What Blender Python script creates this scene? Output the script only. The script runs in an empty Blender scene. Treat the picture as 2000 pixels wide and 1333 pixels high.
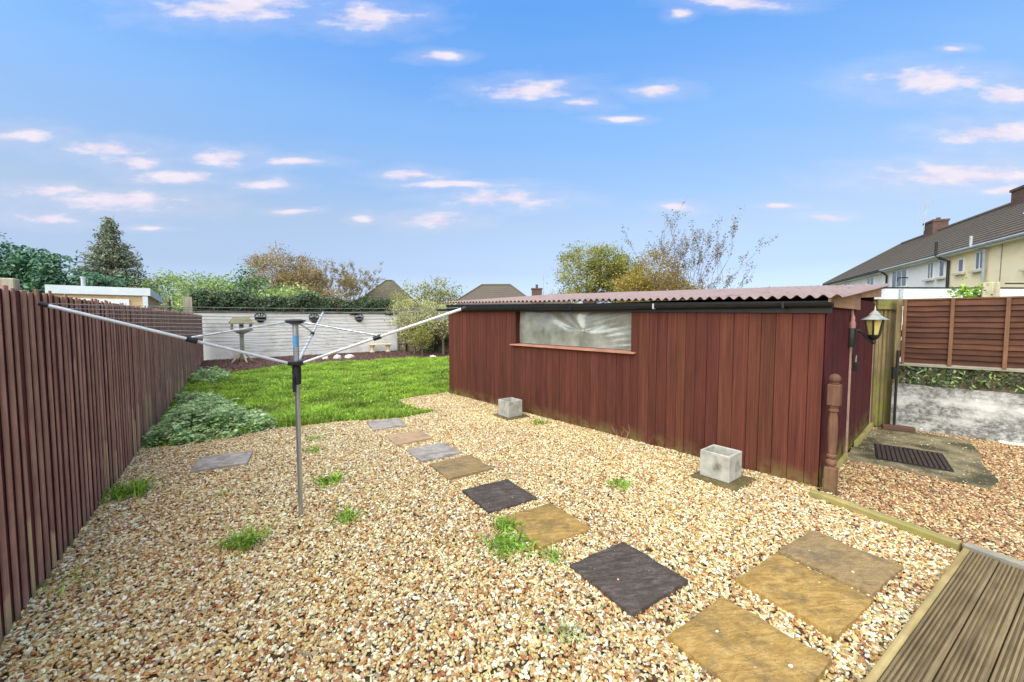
import bpy, bmesh, math, random
import numpy as np
from mathutils import Vector, Matrix, noise as mnoise

R = math.radians
random.seed(7)
rng = np.random.default_rng(11)
scene = bpy.context.scene
col = scene.collection

# ------------------------------------------------------------------ camera, sky, sun, exposure
cam_d = bpy.data.cameras.new("camera")
cam = bpy.data.objects.new("camera", cam_d)
col.objects.link(cam)
cam.location = (0, 0, 1.85)
cam.rotation_euler = (R(90 - 3.085), 0, 0)
cam_d.sensor_width = 36.0
cam_d.lens = 13.86
cam_d.clip_start = 0.05
cam_d.clip_end = 3000
scene.camera = cam

SUN_EL, SUN_AZ = 50.0, 210.0          # degrees; azimuth measured clockwise from +Y
vs = scene.view_settings
scene.display_settings.display_device = 'sRGB'
vs.view_transform = 'Standard'
vs.look = 'None'
vs.exposure = 0.75
vs.gamma = 1.0
vs.use_curve_mapping = False

world = bpy.data.worlds.new("World")
scene.world = world
world.use_nodes = True


class NT:
    """tiny helper for node trees: T.n('ShaderNodeX', props, inputs) -> node"""
    def __init__(self, tree):
        self.t = tree

    def n(self, typ, props=None, **ins):
        nd = self.t.nodes.new(typ)
        for k, v in (props or {}).items():
            setattr(nd, k, v)
        for k, v in ins.items():
            key = int(k[1:]) if k[0] == '_' else k.replace('__', ' ')
            self.put(nd.inputs[key], v)
        return nd

    def put(self, sock, v):
        if isinstance(v, bpy.types.NodeSocket):
            self.t.links.new(v, sock)
        elif isinstance(v, bpy.types.Node):
            self.t.links.new(v.outputs[0], sock)
        else:
            if sock.type == 'RGBA' and len(v) == 3:
                v = (*v, 1)
            sock.default_value = v

    def math(self, op, a, b=None, c=None, clamp=False):
        nd = self.t.nodes.new('ShaderNodeMath')
        nd.operation = op
        nd.use_clamp = clamp
        for i, v in enumerate((a, b, c)):
            if v is not None:
                self.put(nd.inputs[i], v)
        return nd.outputs[0]

    def vm(self, op, a, b=None, c=None):
        nd = self.t.nodes.new('ShaderNodeVectorMath')
        nd.operation = op
        for i, v in enumerate((a, b, c)):
            if v is not None:
                self.put(nd.inputs[i], v)
        return nd.outputs['Value'] if op in ('LENGTH', 'DOT_PRODUCT') else nd.outputs[0]

    def mix(self, f, a, b, mode='MIX'):
        nd = self.t.nodes.new('ShaderNodeMix')
        nd.data_type = 'RGBA'
        nd.blend_type = mode
        self.put(nd.inputs['Factor'], f)
        self.put(nd.inputs[6], a)
        self.put(nd.inputs[7], b)
        return nd.outputs[2]

    def ramp(self, f, stops, interp='LINEAR'):
        nd = self.t.nodes.new('ShaderNodeValToRGB')
        cr = nd.color_ramp
        cr.interpolation = interp
        while len(cr.elements) > 1:
            cr.elements.remove(cr.elements[-1])
        for i, (p, c) in enumerate(stops):
            e = cr.elements[0] if i == 0 else cr.elements.new(p)
            e.position = p
            e.color = (c, c, c, 1) if isinstance(c, (int, float)) else (*c[:3], 1)
        self.put(nd.inputs[0], f)
        return nd.outputs[0]

    def noise(self, vec, scale, detail=4.0, rough=0.55, dist=0.0):
        nd = self.n('ShaderNodeTexNoise', None, Scale=scale, Detail=detail, Roughness=rough, Distortion=dist)
        if vec is not None:
            self.put(nd.inputs['Vector'], vec)
        return nd

    def mr(self, v, a, b, c=0.0, d=1.0):
        nd = self.n('ShaderNodeMapRange', {'clamp': True}, _0=v, _1=a, _2=b, _3=c, _4=d)
        return nd.outputs[0]


def S(r, g, b):
    """sRGB 0-255 -> linear"""
    f = lambda c: (c / 255 / 12.92) if c / 255 <= 0.04045 else ((c / 255 + 0.055) / 1.055) ** 2.4
    return (f(r), f(g), f(b))


# clouds seen in the sky: direction ratios (x/y, z/y) and half sizes
CLOUDS = [(-0.684, 0.758, 0.168, 0.03), (-0.355, 0.742, 0.106, 0.027), (-0.181, 0.646, 0.05, 0.011), (0.044, 0.565, 0.107, 0.021),
          (0.176, 0.534, 0.044, 0.012), (0.358, 0.561, 0.057, 0.013), (0.265, 0.495, 0.057, 0.006), (0.566, 0.77, 0.106, 0.015),
          (0.411, 0.742, 0.028, 0.011), (1.017, 0.583, 0.138, 0.029), (1.214, 0.553, 0.069, 0.024), (1.189, 0.458, 0.126, 0.025),
          (1.113, 0.359, 0.197, 0.024), (1.223, 0.324, 0.045, 0.01), (1.082, 0.658, 0.031, 0.007), (-1.208, 0.455, 0.076, 0.017),
          (-1.001, 0.424, 0.105, 0.016), (-0.933, 0.392, 0.07, 0.016), (-0.717, 0.397, 0.079, 0.017), (-0.533, 0.389, 0.07, 0.010),
          (-0.84, 0.353, 0.092, 0.015), (-1.153, 0.318, 0.096, 0.013), (-0.983, 0.297, 0.172, 0.021), (-1.158, 0.252, 0.067, 0.015),
          (-0.605, 0.334, 0.06, 0.012), (-0.254, 0.358, 0.067, 0.011), (-0.14, 0.337, 0.127, 0.008), (-0.026, 0.299, 0.121, 0.019),
          (-0.185, 0.252, 0.083, 0.016), (-0.375, 0.253, 0.026, 0.01), (-0.562, 0.272, 0.051, 0.006), (0.415, 0.284, 0.045, 0.009),
          (0.677, 0.284, 0.038, 0.005), (0.793, 0.255, 0.048, 0.007), (-0.896, 0.233, 0.045, 0.005)]


def build_world():
    t = world.node_tree
    t.nodes.clear()
    T = NT(t)
    d = T.n('ShaderNodeTexCoord').outputs['Generated']
    sky = T.n('ShaderNodeTexSky', {'sky_type': 'NISHITA', 'sun_disc': False, 'sun_elevation': R(SUN_EL),
                                   'sun_rotation': R(SUN_AZ), 'altitude': 50.0, 'air_density': 1.0,
                                   'dust_density': 1.5, 'ozone_density': 3.0})
    sep = T.n('ShaderNodeSeparateXYZ', None, _0=d)
    x, y, z = sep.outputs
    # haze whitens the air towards the horizon all the way round, a little more saturated overhead
    el = T.mr(z, 0.0, 0.62)
    tint = T.ramp(el, [(0.0, (0.88, 0.95, 1.40)), (0.10, (0.86, 0.87, 1.08)), (0.19, (0.88, 0.80, 0.87)), (0.36, (1.17, 1.01, 0.91)), (0.69, (1.12, 1.36, 1.44)), (1.0, (0.72, 1.38, 1.82))])
    base = T.mix(1.0, sky.outputs[0], tint, 'MULTIPLY')
    yy = T.math('MAXIMUM', y, 0.08)
    u = T.math('DIVIDE', x, yy)
    v = T.math('DIVIDE', z, yy)
    uv = T.n('ShaderNodeCombineXYZ', None, X=u, Y=v).outputs[0]
    # streaky stretch for the cloud texture
    uvs = T.vm('MULTIPLY', uv, (1.0, 3.2, 1.0))
    nz = T.noise(uvs, 9.0, 6.0, 0.62)
    nf = nz.outputs[0]
    wz = T.noise(uvs, 5.0, 3.0, 0.5).outputs[1]
    warp = T.vm('MULTIPLY', T.vm('SUBTRACT', wz, (0.5, 0.5, 0.5)), (0.075, 0.028, 0.0))
    uvw = T.vm('ADD', uv, warp)
    dmin = None
    for (cu, cv, su, sv) in CLOUDS:
        su *= 1.18
        sv *= 1.30
        q = T.vm('MULTIPLY_ADD', uvw, (1 / su, 1 / sv, 0), (-cu / su, -cv / sv, 0))
        ln = T.vm('LENGTH', q)
        dmin = ln if dmin is None else T.math('MINIMUM', dmin, ln)
    dens = T.math('ADD', T.math('SUBTRACT', 1.0, dmin), T.math('MULTIPLY', T.math('SUBTRACT', nf, 0.52), 2.3))
    a = T.mr(dens, -0.08, 0.66)
    a = T.math('MAXIMUM', a, T.math('MULTIPLY', T.mr(dens, -1.1, 0.5), 0.26))
    front = T.mr(y, 0.10, 0.30)
    a = T.math('MULTIPLY', a, front)
    # the same sort of small clouds on behind the viewer
    zz = T.math('MAXIMUM', z, 0.03)
    pl = T.n('ShaderNodeCombineXYZ', None, X=T.math('DIVIDE', x, zz), Y=T.math('DIVIDE', y, zz)).outputs[0]
    far = T.mr(T.noise(pl, 0.9, 5.0, 0.55).outputs[0], 0.60, 0.74)
    far = T.math('MULTIPLY', far, T.math('MULTIPLY', T.mr(y, 0.25, 0.05), T.mr(z, 0.05, 0.2)))
    a = T.math('MAXIMUM', a, far)
    # thin streaks of high haze
    st = T.noise(T.vm('MULTIPLY', T.vm('ADD', uv, T.vm('MULTIPLY', uv, (0.0, 0.0, 0.0))), (0.9, 6.0, 1.0)), 1.6, 4.0, 0.5).outputs[0]
    thin = T.math('MULTIPLY', T.mr(st, 0.35, 0.85), 0.10)
    thin = T.math('MULTIPLY', thin, front)
    cloudcol = T.ramp(T.mr(nf, 0.35, 0.65), [(0.0, (4.1, 3.75, 4.5)), (1.0, (4.7, 4.35, 4.8))])
    base = T.mix(thin, base, (3.2, 3.6, 4.5))
    out = T.mix(T.math('MULTIPLY', a, 0.95), base, cloudcol)
    bg = T.n('ShaderNodeBackground', None, Color=out, Strength=0.12)
    wo = T.n('ShaderNodeOutputWorld')
    t.links.new(bg.outputs[0], wo.inputs[0])


build_world()

sun_d = bpy.data.lights.new("sun", 'SUN')
sun_d.energy = 3.8
sun_d.angle = R(105)
sun_d.color = (1.0, 0.875, 0.69)
sun = bpy.data.objects.new("sun", sun_d)
col.objects.link(sun)
_sd = Vector((math.sin(R(SUN_AZ)) * math.cos(R(SUN_EL)), math.cos(R(SUN_AZ)) * math.cos(R(SUN_EL)), math.sin(R(SUN_EL))))
sun.rotation_euler = _sd.to_track_quat('Z', 'Y').to_euler()

scene.render.engine = 'CYCLES'
scene.cycles.max_bounces = 6
scene.cycles.diffuse_bounces = 3
scene.cycles.glossy_bounces = 3
scene.cycles.transparent_max_bounces = 8
scene.cycles.use_denoising = True


# ------------------------------------------------------------------ mesh helpers
class MB:
    def __init__(self):
        self.v, self.f = [], []

    def add(self, vs_, fs_):
        b = len(self.v)
        self.v += [tuple(p) for p in vs_]
        self.f += [tuple(i + b for i in q) for q in fs_]
        return self

    def box(self, x0, x1, y0, y1, z0, z1):
        return self.add([(x0, y0, z0), (x1, y0, z0), (x1, y1, z0), (x0, y1, z0), (x0, y0, z1), (x1, y0, z1), (x1, y1, z1), (x0, y1, z1)],
                        [(0, 3, 2, 1), (4, 5, 6, 7), (0, 1, 5, 4), (1, 2, 6, 5), (2, 3, 7, 6), (3, 0, 4, 7)])

    def hexa(self, p):
        """8 corners: 4 bottom ccw, 4 top ccw"""
        return self.add(p, [(0, 3, 2, 1), (4, 5, 6, 7), (0, 1, 5, 4), (1, 2, 6, 5), (2, 3, 7, 6), (3, 0, 4, 7)])

    def prism(self, poly, z0, z1):
        n = len(poly)
        vs_ = [(x, y, z0) for x, y in poly] + [(x, y, z1) for x, y in poly]
        fs_ = [tuple(range(n))[::-1], tuple(range(n, 2 * n))] + [(i, (i + 1) % n, n + (i + 1) % n, n + i) for i in range(n)]
        return self.add(vs_, fs_)

    def xprism(self, poly, x0, x1):
        """polygon in (y,z) extruded along x"""
        n = len(poly)
        vs_ = [(x0, y, z) for y, z in poly] + [(x1, y, z) for y, z in poly]
        fs_ = [tuple(range(n))[::-1], tuple(range(n, 2 * n))] + [(i, (i + 1) % n, n + (i + 1) % n, n + i) for i in range(n)]
        return self.add(vs_, fs_)

    def yprism(self, poly, y0, y1):
        """polygon in (x,z) extruded along y"""
        n = len(poly)
        vs_ = [(x, y0, z) for x, z in poly] + [(x, y1, z) for x, z in poly]
        fs_ = [tuple(range(n)), tuple(range(n, 2 * n))[::-1]] + [((i + 1) % n, i, n + i, n + (i + 1) % n) for i in range(n)]
        return self.add(vs_, fs_)

    def tube(self, pts, rad, n=8, cap=True):
        pts = [Vector(p) for p in pts]
        if isinstance(rad, (int, float)):
            rad = [rad] * len(pts)
        vs_, fs_ = [], []
        for i, p in enumerate(pts):
            d = (pts[min(i + 1, len(pts) - 1)] - pts[max(i - 1, 0)]).normalized()
            a = d.orthogonal().normalized() if i == 0 else (a - d * a.dot(d)).normalized()
            b = d.cross(a)
            for k in range(n):
                th = 2 * math.pi * k / n
                vs_.append(p + (a * math.cos(th) + b * math.sin(th)) * rad[i])
        for i in range(len(pts) - 1):
            for k in range(n):
                fs_.append((i * n + k, i * n + (k + 1) % n, (i + 1) * n + (k + 1) % n, (i + 1) * n + k))
        if cap:
            fs_.append(tuple(range(n))[::-1])
            fs_.append(tuple(range((len(pts) - 1) * n, len(pts) * n)))
        return self.add(vs_, fs_)

    def lathe(self, prof, n=16, c=(0, 0, 0)):
        vs_, fs_ = [], []
        for r, z in prof:
            for k in range(n):
                th = 2 * math.pi * k / n
                vs_.append((c[0] + r * math.cos(th), c[1] + r * math.sin(th), c[2] + z))
        m = len(prof)
        for i in range(m - 1):
            for k in range(n):
                fs_.append((i * n + k, i * n + (k + 1) % n, (i + 1) * n + (k + 1) % n, (i + 1) * n + k))
        fs_.append(tuple(range(n))[::-1])
        fs_.append(tuple(range((m - 1) * n, m * n)))
        return self.add(vs_, fs_)

    def mesh(self, name, mat, smooth=False):
        me = bpy.data.meshes.new(name)
        me.from_pydata(self.v, [], self.f)
        if mat:
            me.materials.append(mat)
        me.update()
        if smooth:
            me.polygons.foreach_set('use_smooth', [True] * len(me.polygons))
            try:
                me.set_sharp_from_angle(angle=R(40))
            except Exception:
                pass
        return me


def link(name, me, parent=None, loc=(0, 0, 0), rz=0.0, scale=None, rot=None):
    o = bpy.data.objects.new(name, me)
    col.objects.link(o)
    o.location = loc
    o.rotation_euler = rot if rot is not None else (0, 0, rz)
    if scale:
        o.scale = scale
    if parent is not None:
        o.parent = parent
    return o


def obj(name, mb, mat, parent=None, loc=(0, 0, 0), rz=0.0, smooth=False, bevel=0.0):
    me = mb.mesh(name, mat, smooth)
    if bevel:
        bevel_mesh(me, bevel)
    return link(name, me, parent, loc, rz)


def bevel_mesh(me, w, seg=1):
    bm = bmesh.new()
    bm.from_mesh(me)
    bmesh.ops.remove_doubles(bm, verts=bm.verts, dist=1e-5)
    bmesh.ops.recalc_face_normals(bm, faces=bm.faces)
    ed = [e for e in bm.edges if len(e.link_faces) == 2 and e.calc_face_angle(0) > R(30)]
    bmesh.ops.bevel(bm, geom=ed, offset=w, segments=seg, profile=0.5, affect='EDGES', clamp_overlap=True)
    bm.to_mesh(me)
    bm.free()
    return me


def tag(o, label=None, cat=None, group=None, kind=None):
    if label:
        o['label'] = label
    if cat:
        o['category'] = cat
    if group:
        o['group'] = group
    if kind:
        o['kind'] = kind
    return o


def thing(name, label, cat, loc=(0, 0, 0), rz=0.0, group=None):
    o = bpy.data.objects.new(name, None)
    col.objects.link(o)
    o.empty_display_size = 0.1
    o.location = loc
    o.rotation_euler = (0, 0, rz)
    return tag(o, label, cat, group)


def np_mesh(name, V, F, mat, smooth=False, mats=None, midx=None):
    """V (n,3), F (m,k) arrays"""
    me = bpy.data.meshes.new(name)
    V = np.asarray(V, dtype=np.float32)
    F = np.asarray(F, dtype=np.int32)
    m, k = F.shape
    me.vertices.add(len(V))
    me.vertices.foreach_set('co', V.ravel())
    me.loops.add(m * k)
    me.loops.foreach_set('vertex_index', F.ravel())
    me.polygons.add(m)
    me.polygons.foreach_set('loop_start', np.arange(0, m * k, k, dtype=np.int32))
    me.polygons.foreach_set('loop_total', np.full(m, k, dtype=np.int32))
    for q in (mats or [mat]):
        me.materials.append(q)
    if midx is not None:
        me.polygons.foreach_set('material_index', np.asarray(midx, dtype=np.int32))
    if smooth:
        me.polygons.foreach_set('use_smooth', np.ones(m, dtype=bool))
    me.update(calc_edges=True)
    return me


def leaf_mesh(name, P, size, mat, up=0.3, aspect=0.6, N=None, droop=0.0, A=None):
    """small kite-shaped leaves at the points P; size scalar or array"""
    P = np.asarray(P, dtype=np.float64)
    n = len(P)
    sz = np.broadcast_to(np.asarray(size, dtype=np.float64), (n,)) * rng.uniform(0.65, 1.35, n)
    nrm = rng.normal(size=(n, 3))
    nrm[:, 2] = np.abs(nrm[:, 2]) + up
    if N is not None:
        nrm += N
    nrm /= np.linalg.norm(nrm, axis=1, keepdims=True)
    a = rng.normal(size=(n, 3)) if A is None else A + rng.normal(size=(n, 3)) * 0.25
    a[:, 2] -= droop
    a -= nrm * np.sum(a * nrm, axis=1, keepdims=True)
    a /= np.linalg.norm(a, axis=1, keepdims=True)
    b = np.cross(nrm, a)
    s = sz[:, None]
    fold = nrm * s * 0.12
    v0 = P - a * s * 0.5
    v1 = P + b * s * 0.5 * aspect + fold - a * s * 0.05
    v2 = P + a * s * 0.5
    v3 = P - b * s * 0.5 * aspect + fold - a * s * 0.05
    V = np.stack([v0, v1, v2, v3], axis=1).reshape(-1, 3)
    F = np.arange(4 * n).reshape(-1, 4)
    return np_mesh(name, V, F, mat)


# ------------------------------------------------------------------ materials
def new_mat(name):
    m = bpy.data.materials.new(name)
    m.use_nodes = True
    t = m.node_tree
    t.nodes.clear()
    T = NT(t)
    b = T.n('ShaderNodeBsdfPrincipled')
    o = T.n('ShaderNodeOutputMaterial')
    t.links.new(b.outputs[0], o.inputs[0])
    return m, T, b


def coords(T, kind='Object', stretch=(1, 1, 1), rnd=True):
    c = T.n('ShaderNodeTexCoord').outputs[kind]
    if rnd:
        r = T.n('ShaderNodeObjectInfo').outputs['Random']
        off = T.vm('SCALE', (17.3, 31.7, 23.9))
        off.node.inputs['Scale'].default_value = 1.0
        T.put(off.node.inputs['Scale'], r)
        c = T.vm('ADD', c, off)
    return T.vm('MULTIPLY', c, stretch)


def surf(name, c1, c2, scale=6.0, stretch=(1, 1, 1), rough=0.85, bump=0.3, bscale=60.0, rand=0.0, detail=6.0,
         c3=None, s3=1.5, t3=(0.5, 0.75), metallic=0.0, spec=0.4, kind='Object', rnd=True, dist=0.3, bstretch=None, bdist=0.004):
    """two-tone noisy surface, optional third stain colour, optional per-object brightness"""
    m, T, b = new_mat(name)
    c = coords(T, kind, stretch, rnd)
    n1 = T.noise(c, scale, detail, 0.6, dist)
    colr = T.mix(T.mr(n1.outputs[0], 0.3, 0.7), c1, c2)
    if c3 is not None:
        n3 = T.noise(coords(T, kind, (1, 1, 1), rnd), s3, 5.0, 0.6)
        colr = T.mix(T.mr(n3.outputs[0], *t3), colr, c3)
    if rand:
        r = T.n('ShaderNodeObjectInfo').outputs['Random']
        colr = T.mix(1.0, colr, T.ramp(r, [(0.0, 1.0 - rand), (1.0, 1.0 + rand)]), 'MULTIPLY')
    T.put(b.inputs['Base Color'], colr)
    b.inputs['Roughness'].default_value = rough
    b.inputs['Metallic'].default_value = metallic
    b.inputs['Specular IOR Level'].default_value = spec
    if bump:
        n2 = T.noise(coords(T, kind, bstretch or stretch, rnd), bscale, 5.0, 0.65)
        bp = T.n('ShaderNodeBump', None, Strength=bump, Distance=bdist, Height=n2.outputs[0])
        T.put(b.inputs['Normal'], bp.outputs[0])
    return m


def leafmat(name, cols, trans=0.35, rough=0.55, scale=1.2):
    m, T, b = new_mat(name)
    r = T.n('ShaderNodeNewGeometry').outputs['Random Per Island']
    k = len(cols)
    cr = T.ramp(r, [(i / max(1, k - 1), c) for i, c in enumerate(cols)])
    n = T.noise(T.n('ShaderNodeTexCoord').outputs['Object'], scale, 3.0, 0.5).outputs[0]
    cr = T.mix(1.0, cr, T.ramp(n, [(0.3, 0.62), (0.7, 1.34)]), 'MULTIPLY')
    T.put(b.inputs['Base Color'], cr)
    b.inputs['Roughness'].default_value = rough
    b.inputs['Specular IOR Level'].default_value = 0.3
    tr = T.n('ShaderNodeBsdfTranslucent', None, Color=cr)
    mx = T.n('ShaderNodeMixShader', None, _0=trans, _1=b.outputs[0], _2=tr.outputs[0])
    out = [q for q in m.node_tree.nodes if q.type == 'OUTPUT_MATERIAL'][0]
    m.node_tree.links.new(mx.outputs[0], out.inputs[0])
    return m


def wood(name, c1, c2, rand=0.15, rough=0.8, grain=1.0, moss=None, moss_z=(0.0, 0.25), bare=None, axis=2, knots=None, spec=0.25):
    """painted or stained board: grain along one local axis; optional green algae low down in the world; optional bare patches"""
    m, T, b = new_mat(name)
    st = [26.0 * grain] * 3
    st[axis] = 1.4
    c = coords(T, 'Object', tuple(st))
    n1 = T.noise(c, 1.0, 7.0, 0.65, 0.4)
    colr = T.mix(T.mr(n1.outputs[0], 0.28, 0.72), c1, c2)
    n0 = T.noise(coords(T, 'Object', (1, 1, 1)), 2.6, 6.0, 0.68)
    colr = T.mix(1.0, colr, T.ramp(n0.outputs[0], [(0.28, 0.66), (0.72, 1.28)]), 'MULTIPLY')
    rr = T.n('ShaderNodeObjectInfo').outputs['Random']
    if rand:
        colr = T.mix(1.0, colr, T.ramp(rr, [(0.0, 1.0 - rand), (1.0, 1.0 + rand)]), 'MULTIPLY')
    if knots is not None:
        r9 = T.math('FRACT', T.math('MULTIPLY', rr, 9.7))
        colr = T.mix(1.0, colr, T.ramp(r9, [(0.0, (1.0, 0.90, 0.96)), (0.5, (1.0, 1.0, 1.0)), (1.0, (0.98, 1.09, 0.97))]), 'MULTIPLY')
        ks = [5.5] * 3
        ks[axis] = 1.7
        vo = T.n('ShaderNodeTexVoronoi', None, Vector=coords(T, 'Object', tuple(ks)), Scale=1.0)
        kn = T.math('MULTIPLY', T.mr(vo.outputs['Distance'], 0.13, 0.05), 0.85)
        colr = T.mix(kn, colr, knots)
    pos = T.n('ShaderNodeNewGeometry').outputs['Position']
    z = T.n('ShaderNodeSeparateXYZ', None, _0=pos).outputs[2]
    if bare is not None:
        nb = T.noise(coords(T, 'Object', (8, 8, 1.1)), 1.0, 3.0, 0.5).outputs[0]
        r31 = T.math('FRACT', T.math('MULTIPLY', rr, 31.7))
        r57 = T.math('FRACT', T.math('MULTIPLY', rr, 57.3))
        lim = T.math('ADD', T.math('MULTIPLY', r31, 0.55), T.math('MULTIPLY', nb, 0.35))
        low = T.mr(T.math('SUBTRACT', z, lim), 0.02, -0.02)
        pick = T.math('GREATER_THAN', r57, 0.84)
        streak = T.math('MULTIPLY', T.mr(nb, 0.62, 0.66), 0.8)
        msk = T.math('MAXIMUM', T.math('MULTIPLY', low, pick), T.math('MULTIPLY', streak, T.math('GREATER_THAN', r31, 0.6)))
        colr = T.mix(msk, colr, bare)
    if moss is not None:
        nm = T.noise(pos, 5.0, 5.0, 0.65).outputs[0]
        mk = T.math('MULTIPLY', T.mr(nm, 0.40, 0.62), T.mr(z, moss_z[1], moss_z[0]))
        colr = T.mix(mk, colr, moss)
    T.put(b.inputs['Base Color'], colr)
    b.inputs['Roughness'].default_value = rough
    b.inputs['Specular IOR Level'].default_value = spec
    bp = T.n('ShaderNodeBump', None, Strength=0.35, Distance=0.003, Height=n1.outputs[0])
    T.put(b.inputs['Normal'], bp.outputs[0])
    return m


M = {}
M['ground'] = surf('far_ground', S(70, 84, 40), S(96, 92, 56), 0.3, bump=0, rnd=False)
M['gravel_base'] = surf('gravel_bed', S(66, 48, 28), S(104, 78, 46), 45.0, bump=0.9, bscale=70, rough=0.95, rnd=False, bdist=0.01)  # brown bed colour darkened to stand in for shade between the pebbles
M['soil'] = surf('soil', S(62, 48, 32), S(96, 84, 46), 9.0, bump=0.8, bscale=40, rough=0.98, rnd=False, c3=S(74, 100, 30), s3=1.5, bdist=0.02)
M['mulch'] = surf('bark_bed', S(60, 40, 34), S(108, 76, 64), 22.0, bump=1.0, bscale=50, rough=0.98, rnd=False, bdist=0.02)
M['concrete'] = surf('wet_concrete', S(108, 98, 68), S(150, 136, 102), 6.0, bump=0.5, bscale=80, rough=0.75, c3=S(68, 64, 40), s3=2.6, t3=(0.42, 0.62))
M['planter'] = surf('pale_concrete', S(150, 146, 132), S(184, 180, 166), 7.0, bump=0.5, bscale=90, rough=0.9, c3=S(104, 104, 84), s3=6.0, t3=(0.52, 0.72))
M['white_metal'] = surf('white_fascia', S(205, 212, 212), S(226, 230, 228), 3.0, bump=0.05, rough=0.5)
M['alu'] = surf('brushed_aluminium', S(170, 172, 172), S(205, 206, 206), 20.0, stretch=(1, 1, 0.1), bump=0.05, rough=0.38, metallic=0.85)
M['alu_pale'] = surf('pale_tube', S(205, 206, 204), S(226, 226, 222), 14.0, bump=0.05, rough=0.4, metallic=0.35)
M['black_plastic'] = surf('black_plastic', S(26, 26, 28), S(42, 42, 44), 20.0, bump=0.1, rough=0.5)
M['line'] = surf('clothes_cord', S(96, 97, 96), S(136, 136, 132), 30.0, bump=0, rough=0.6)
M['blue'] = surf('blue_sticker', S(66, 128, 176), S(96, 158, 200), 30.0, bump=0, rough=0.45)
M['black_metal'] = surf('black_metal', S(26, 25, 24), S(44, 42, 38), 16.0, bump=0.2, rough=0.55, metallic=0.2)
M['rust_plate'] = surf('rusty_plate', S(52, 40, 34), S(84, 66, 54), 18.0, bump=0.4, rough=0.7, metallic=0.2)

M['slat'] = wood('fence_slat_stain', S(148, 102, 86), S(194, 146, 122), rand=0.16, bare=S(206, 172, 126), moss=S(120, 112, 76), moss_z=(0.0, 0.14))
M['fboard'] = wood('fence_board_stain', S(72, 29, 25), S(98, 46, 39), rand=0.22, moss=S(80, 84, 52), moss_z=(0.0, 0.25), bare=S(98, 62, 52))
M['shed'] = wood('shed_board_stain', S(58, 25, 18), S(108, 60, 43), rand=0.15, moss=S(112, 98, 54), moss_z=(0.0, 0.24), knots=S(70, 32, 24))
M['shed_end'] = wood('shed_door_stain', S(52, 14, 16), S(84, 28, 28), rand=0.22, moss=S(112, 116, 40), moss_z=(0.0, 0.40))
M['pale_strip'] = wood('pale_batten', S(150, 118, 104), S(184, 152, 132), rand=0.1)
M['barge'] = wood('bare_brown_board', S(140, 104, 76), S(172, 134, 102), rand=0.12, axis=0)
M['black_paint'] = surf('black_gutter', S(16, 17, 17), S(30, 31, 30), 12.0, bump=0.1, rough=0.4)
M['sill'] = wood('worn_sill', S(150, 96, 74), S(186, 136, 112), rand=0.1, axis=1)
M['jamb'] = wood('dark_jamb', S(58, 24, 22), S(78, 36, 30), rand=0.1)
M['newel'] = wood('newel_stain', S(90, 60, 44), S(124, 90, 68), rand=0.05, moss=S(120, 108, 60), moss_z=(0.05, 0.35))
M['mossy'] = wood('mossy_softwood', S(112, 94, 64), S(150, 132, 92), rand=0.15, moss=S(132, 138, 44), moss_z=(0.2, 1.3))
M['mossy_beam'] = wood('mossy_beam', S(122, 116, 62), S(154, 146, 88), rand=0.1, axis=0)
M['lap'] = wood('lap_board_stain', S(64, 38, 27), S(98, 62, 43), rand=0.20, axis=0)
M['lap_batten'] = wood('lap_batten', S(100, 70, 48), S(134, 98, 70), rand=0.15)
M['grey_post'] = wood('weathered_post', S(150, 138, 112), S(190, 180, 154), rand=0.15)
M['greyboard'] = wood('weathered_board', S(84, 74, 58), S(124, 110, 86), rand=0.25)
M['deck'] = wood('weathered_deck', S(90, 74, 50), S(150, 128, 90), rand=0.10, axis=0, rough=0.75, grain=2.4)
M['deck_edge'] = wood('deck_edge_timber', S(138, 116, 70), S(180, 158, 104), rand=0.05, axis=0)
M['edging'] = wood('edging_timber', S(136, 120, 70), S(180, 162, 108), rand=0.1, axis=0, moss=S(128, 128, 54), moss_z=(-0.05, 0.2))
M['grey_edging'] = wood('grey_edging_timber', S(140, 132, 112), S(172, 164, 144), rand=0.1, axis=0)


def wall_white(name, stain, amt=(0.42, 0.66), base=(S(208, 202, 188), S(228, 223, 210)), sc=2.2, peel=True):
    m, T, b = new_mat(name)
    c = T.n('ShaderNodeTexCoord').outputs['Object']
    n1 = T.noise(c, 5.0, 5.0, 0.6).outputs[0]
    colr = T.mix(n1, base[0], base[1])
    n2 = T.noise(T.vm('MULTIPLY', c, (1, 1, 1.4)), sc, 8.0, 0.68, 0.4).outputs[0]
    if peel:
        fa = T.mr(T.noise(T.vm('MULTIPLY', c, (0.8, 1, 1.6)), 1.9, 4.0, 0.55).outputs[0], 0.30, 0.52)
        fb = T.mr(T.noise(T.vm('MULTIPLY', c, (1, 1, 1.3)), 13.0, 9.0, 0.78).outputs[0], 0.36, 0.56)
        sf = T.math('ADD', T.math('MULTIPLY', T.math('MULTIPLY', fa, fb), 0.62), T.math('MULTIPLY', fa, 0.30))
        colr = T.mix(sf, colr, stain)
    else:
        colr = T.mix(T.mr(n2, amt[0], amt[1]), colr, stain)
    if peel:
        n3 = T.noise(c, 9.0, 6.0, 0.7).outputs[0]
        colr = T.mix(T.mr(n3, 0.62, 0.68), colr, base[1])
    T.put(b.inputs['Base Color'], colr)
    b.inputs['Roughness'].default_value = 0.9
    nb = T.noise(c, 40.0, 6.0, 0.7).outputs[0]
    bp = T.n('ShaderNodeBump', None, Strength=0.5, Distance=0.008, Height=nb)
    T.put(b.inputs['Normal'], bp.outputs[0])
    return m


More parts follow.
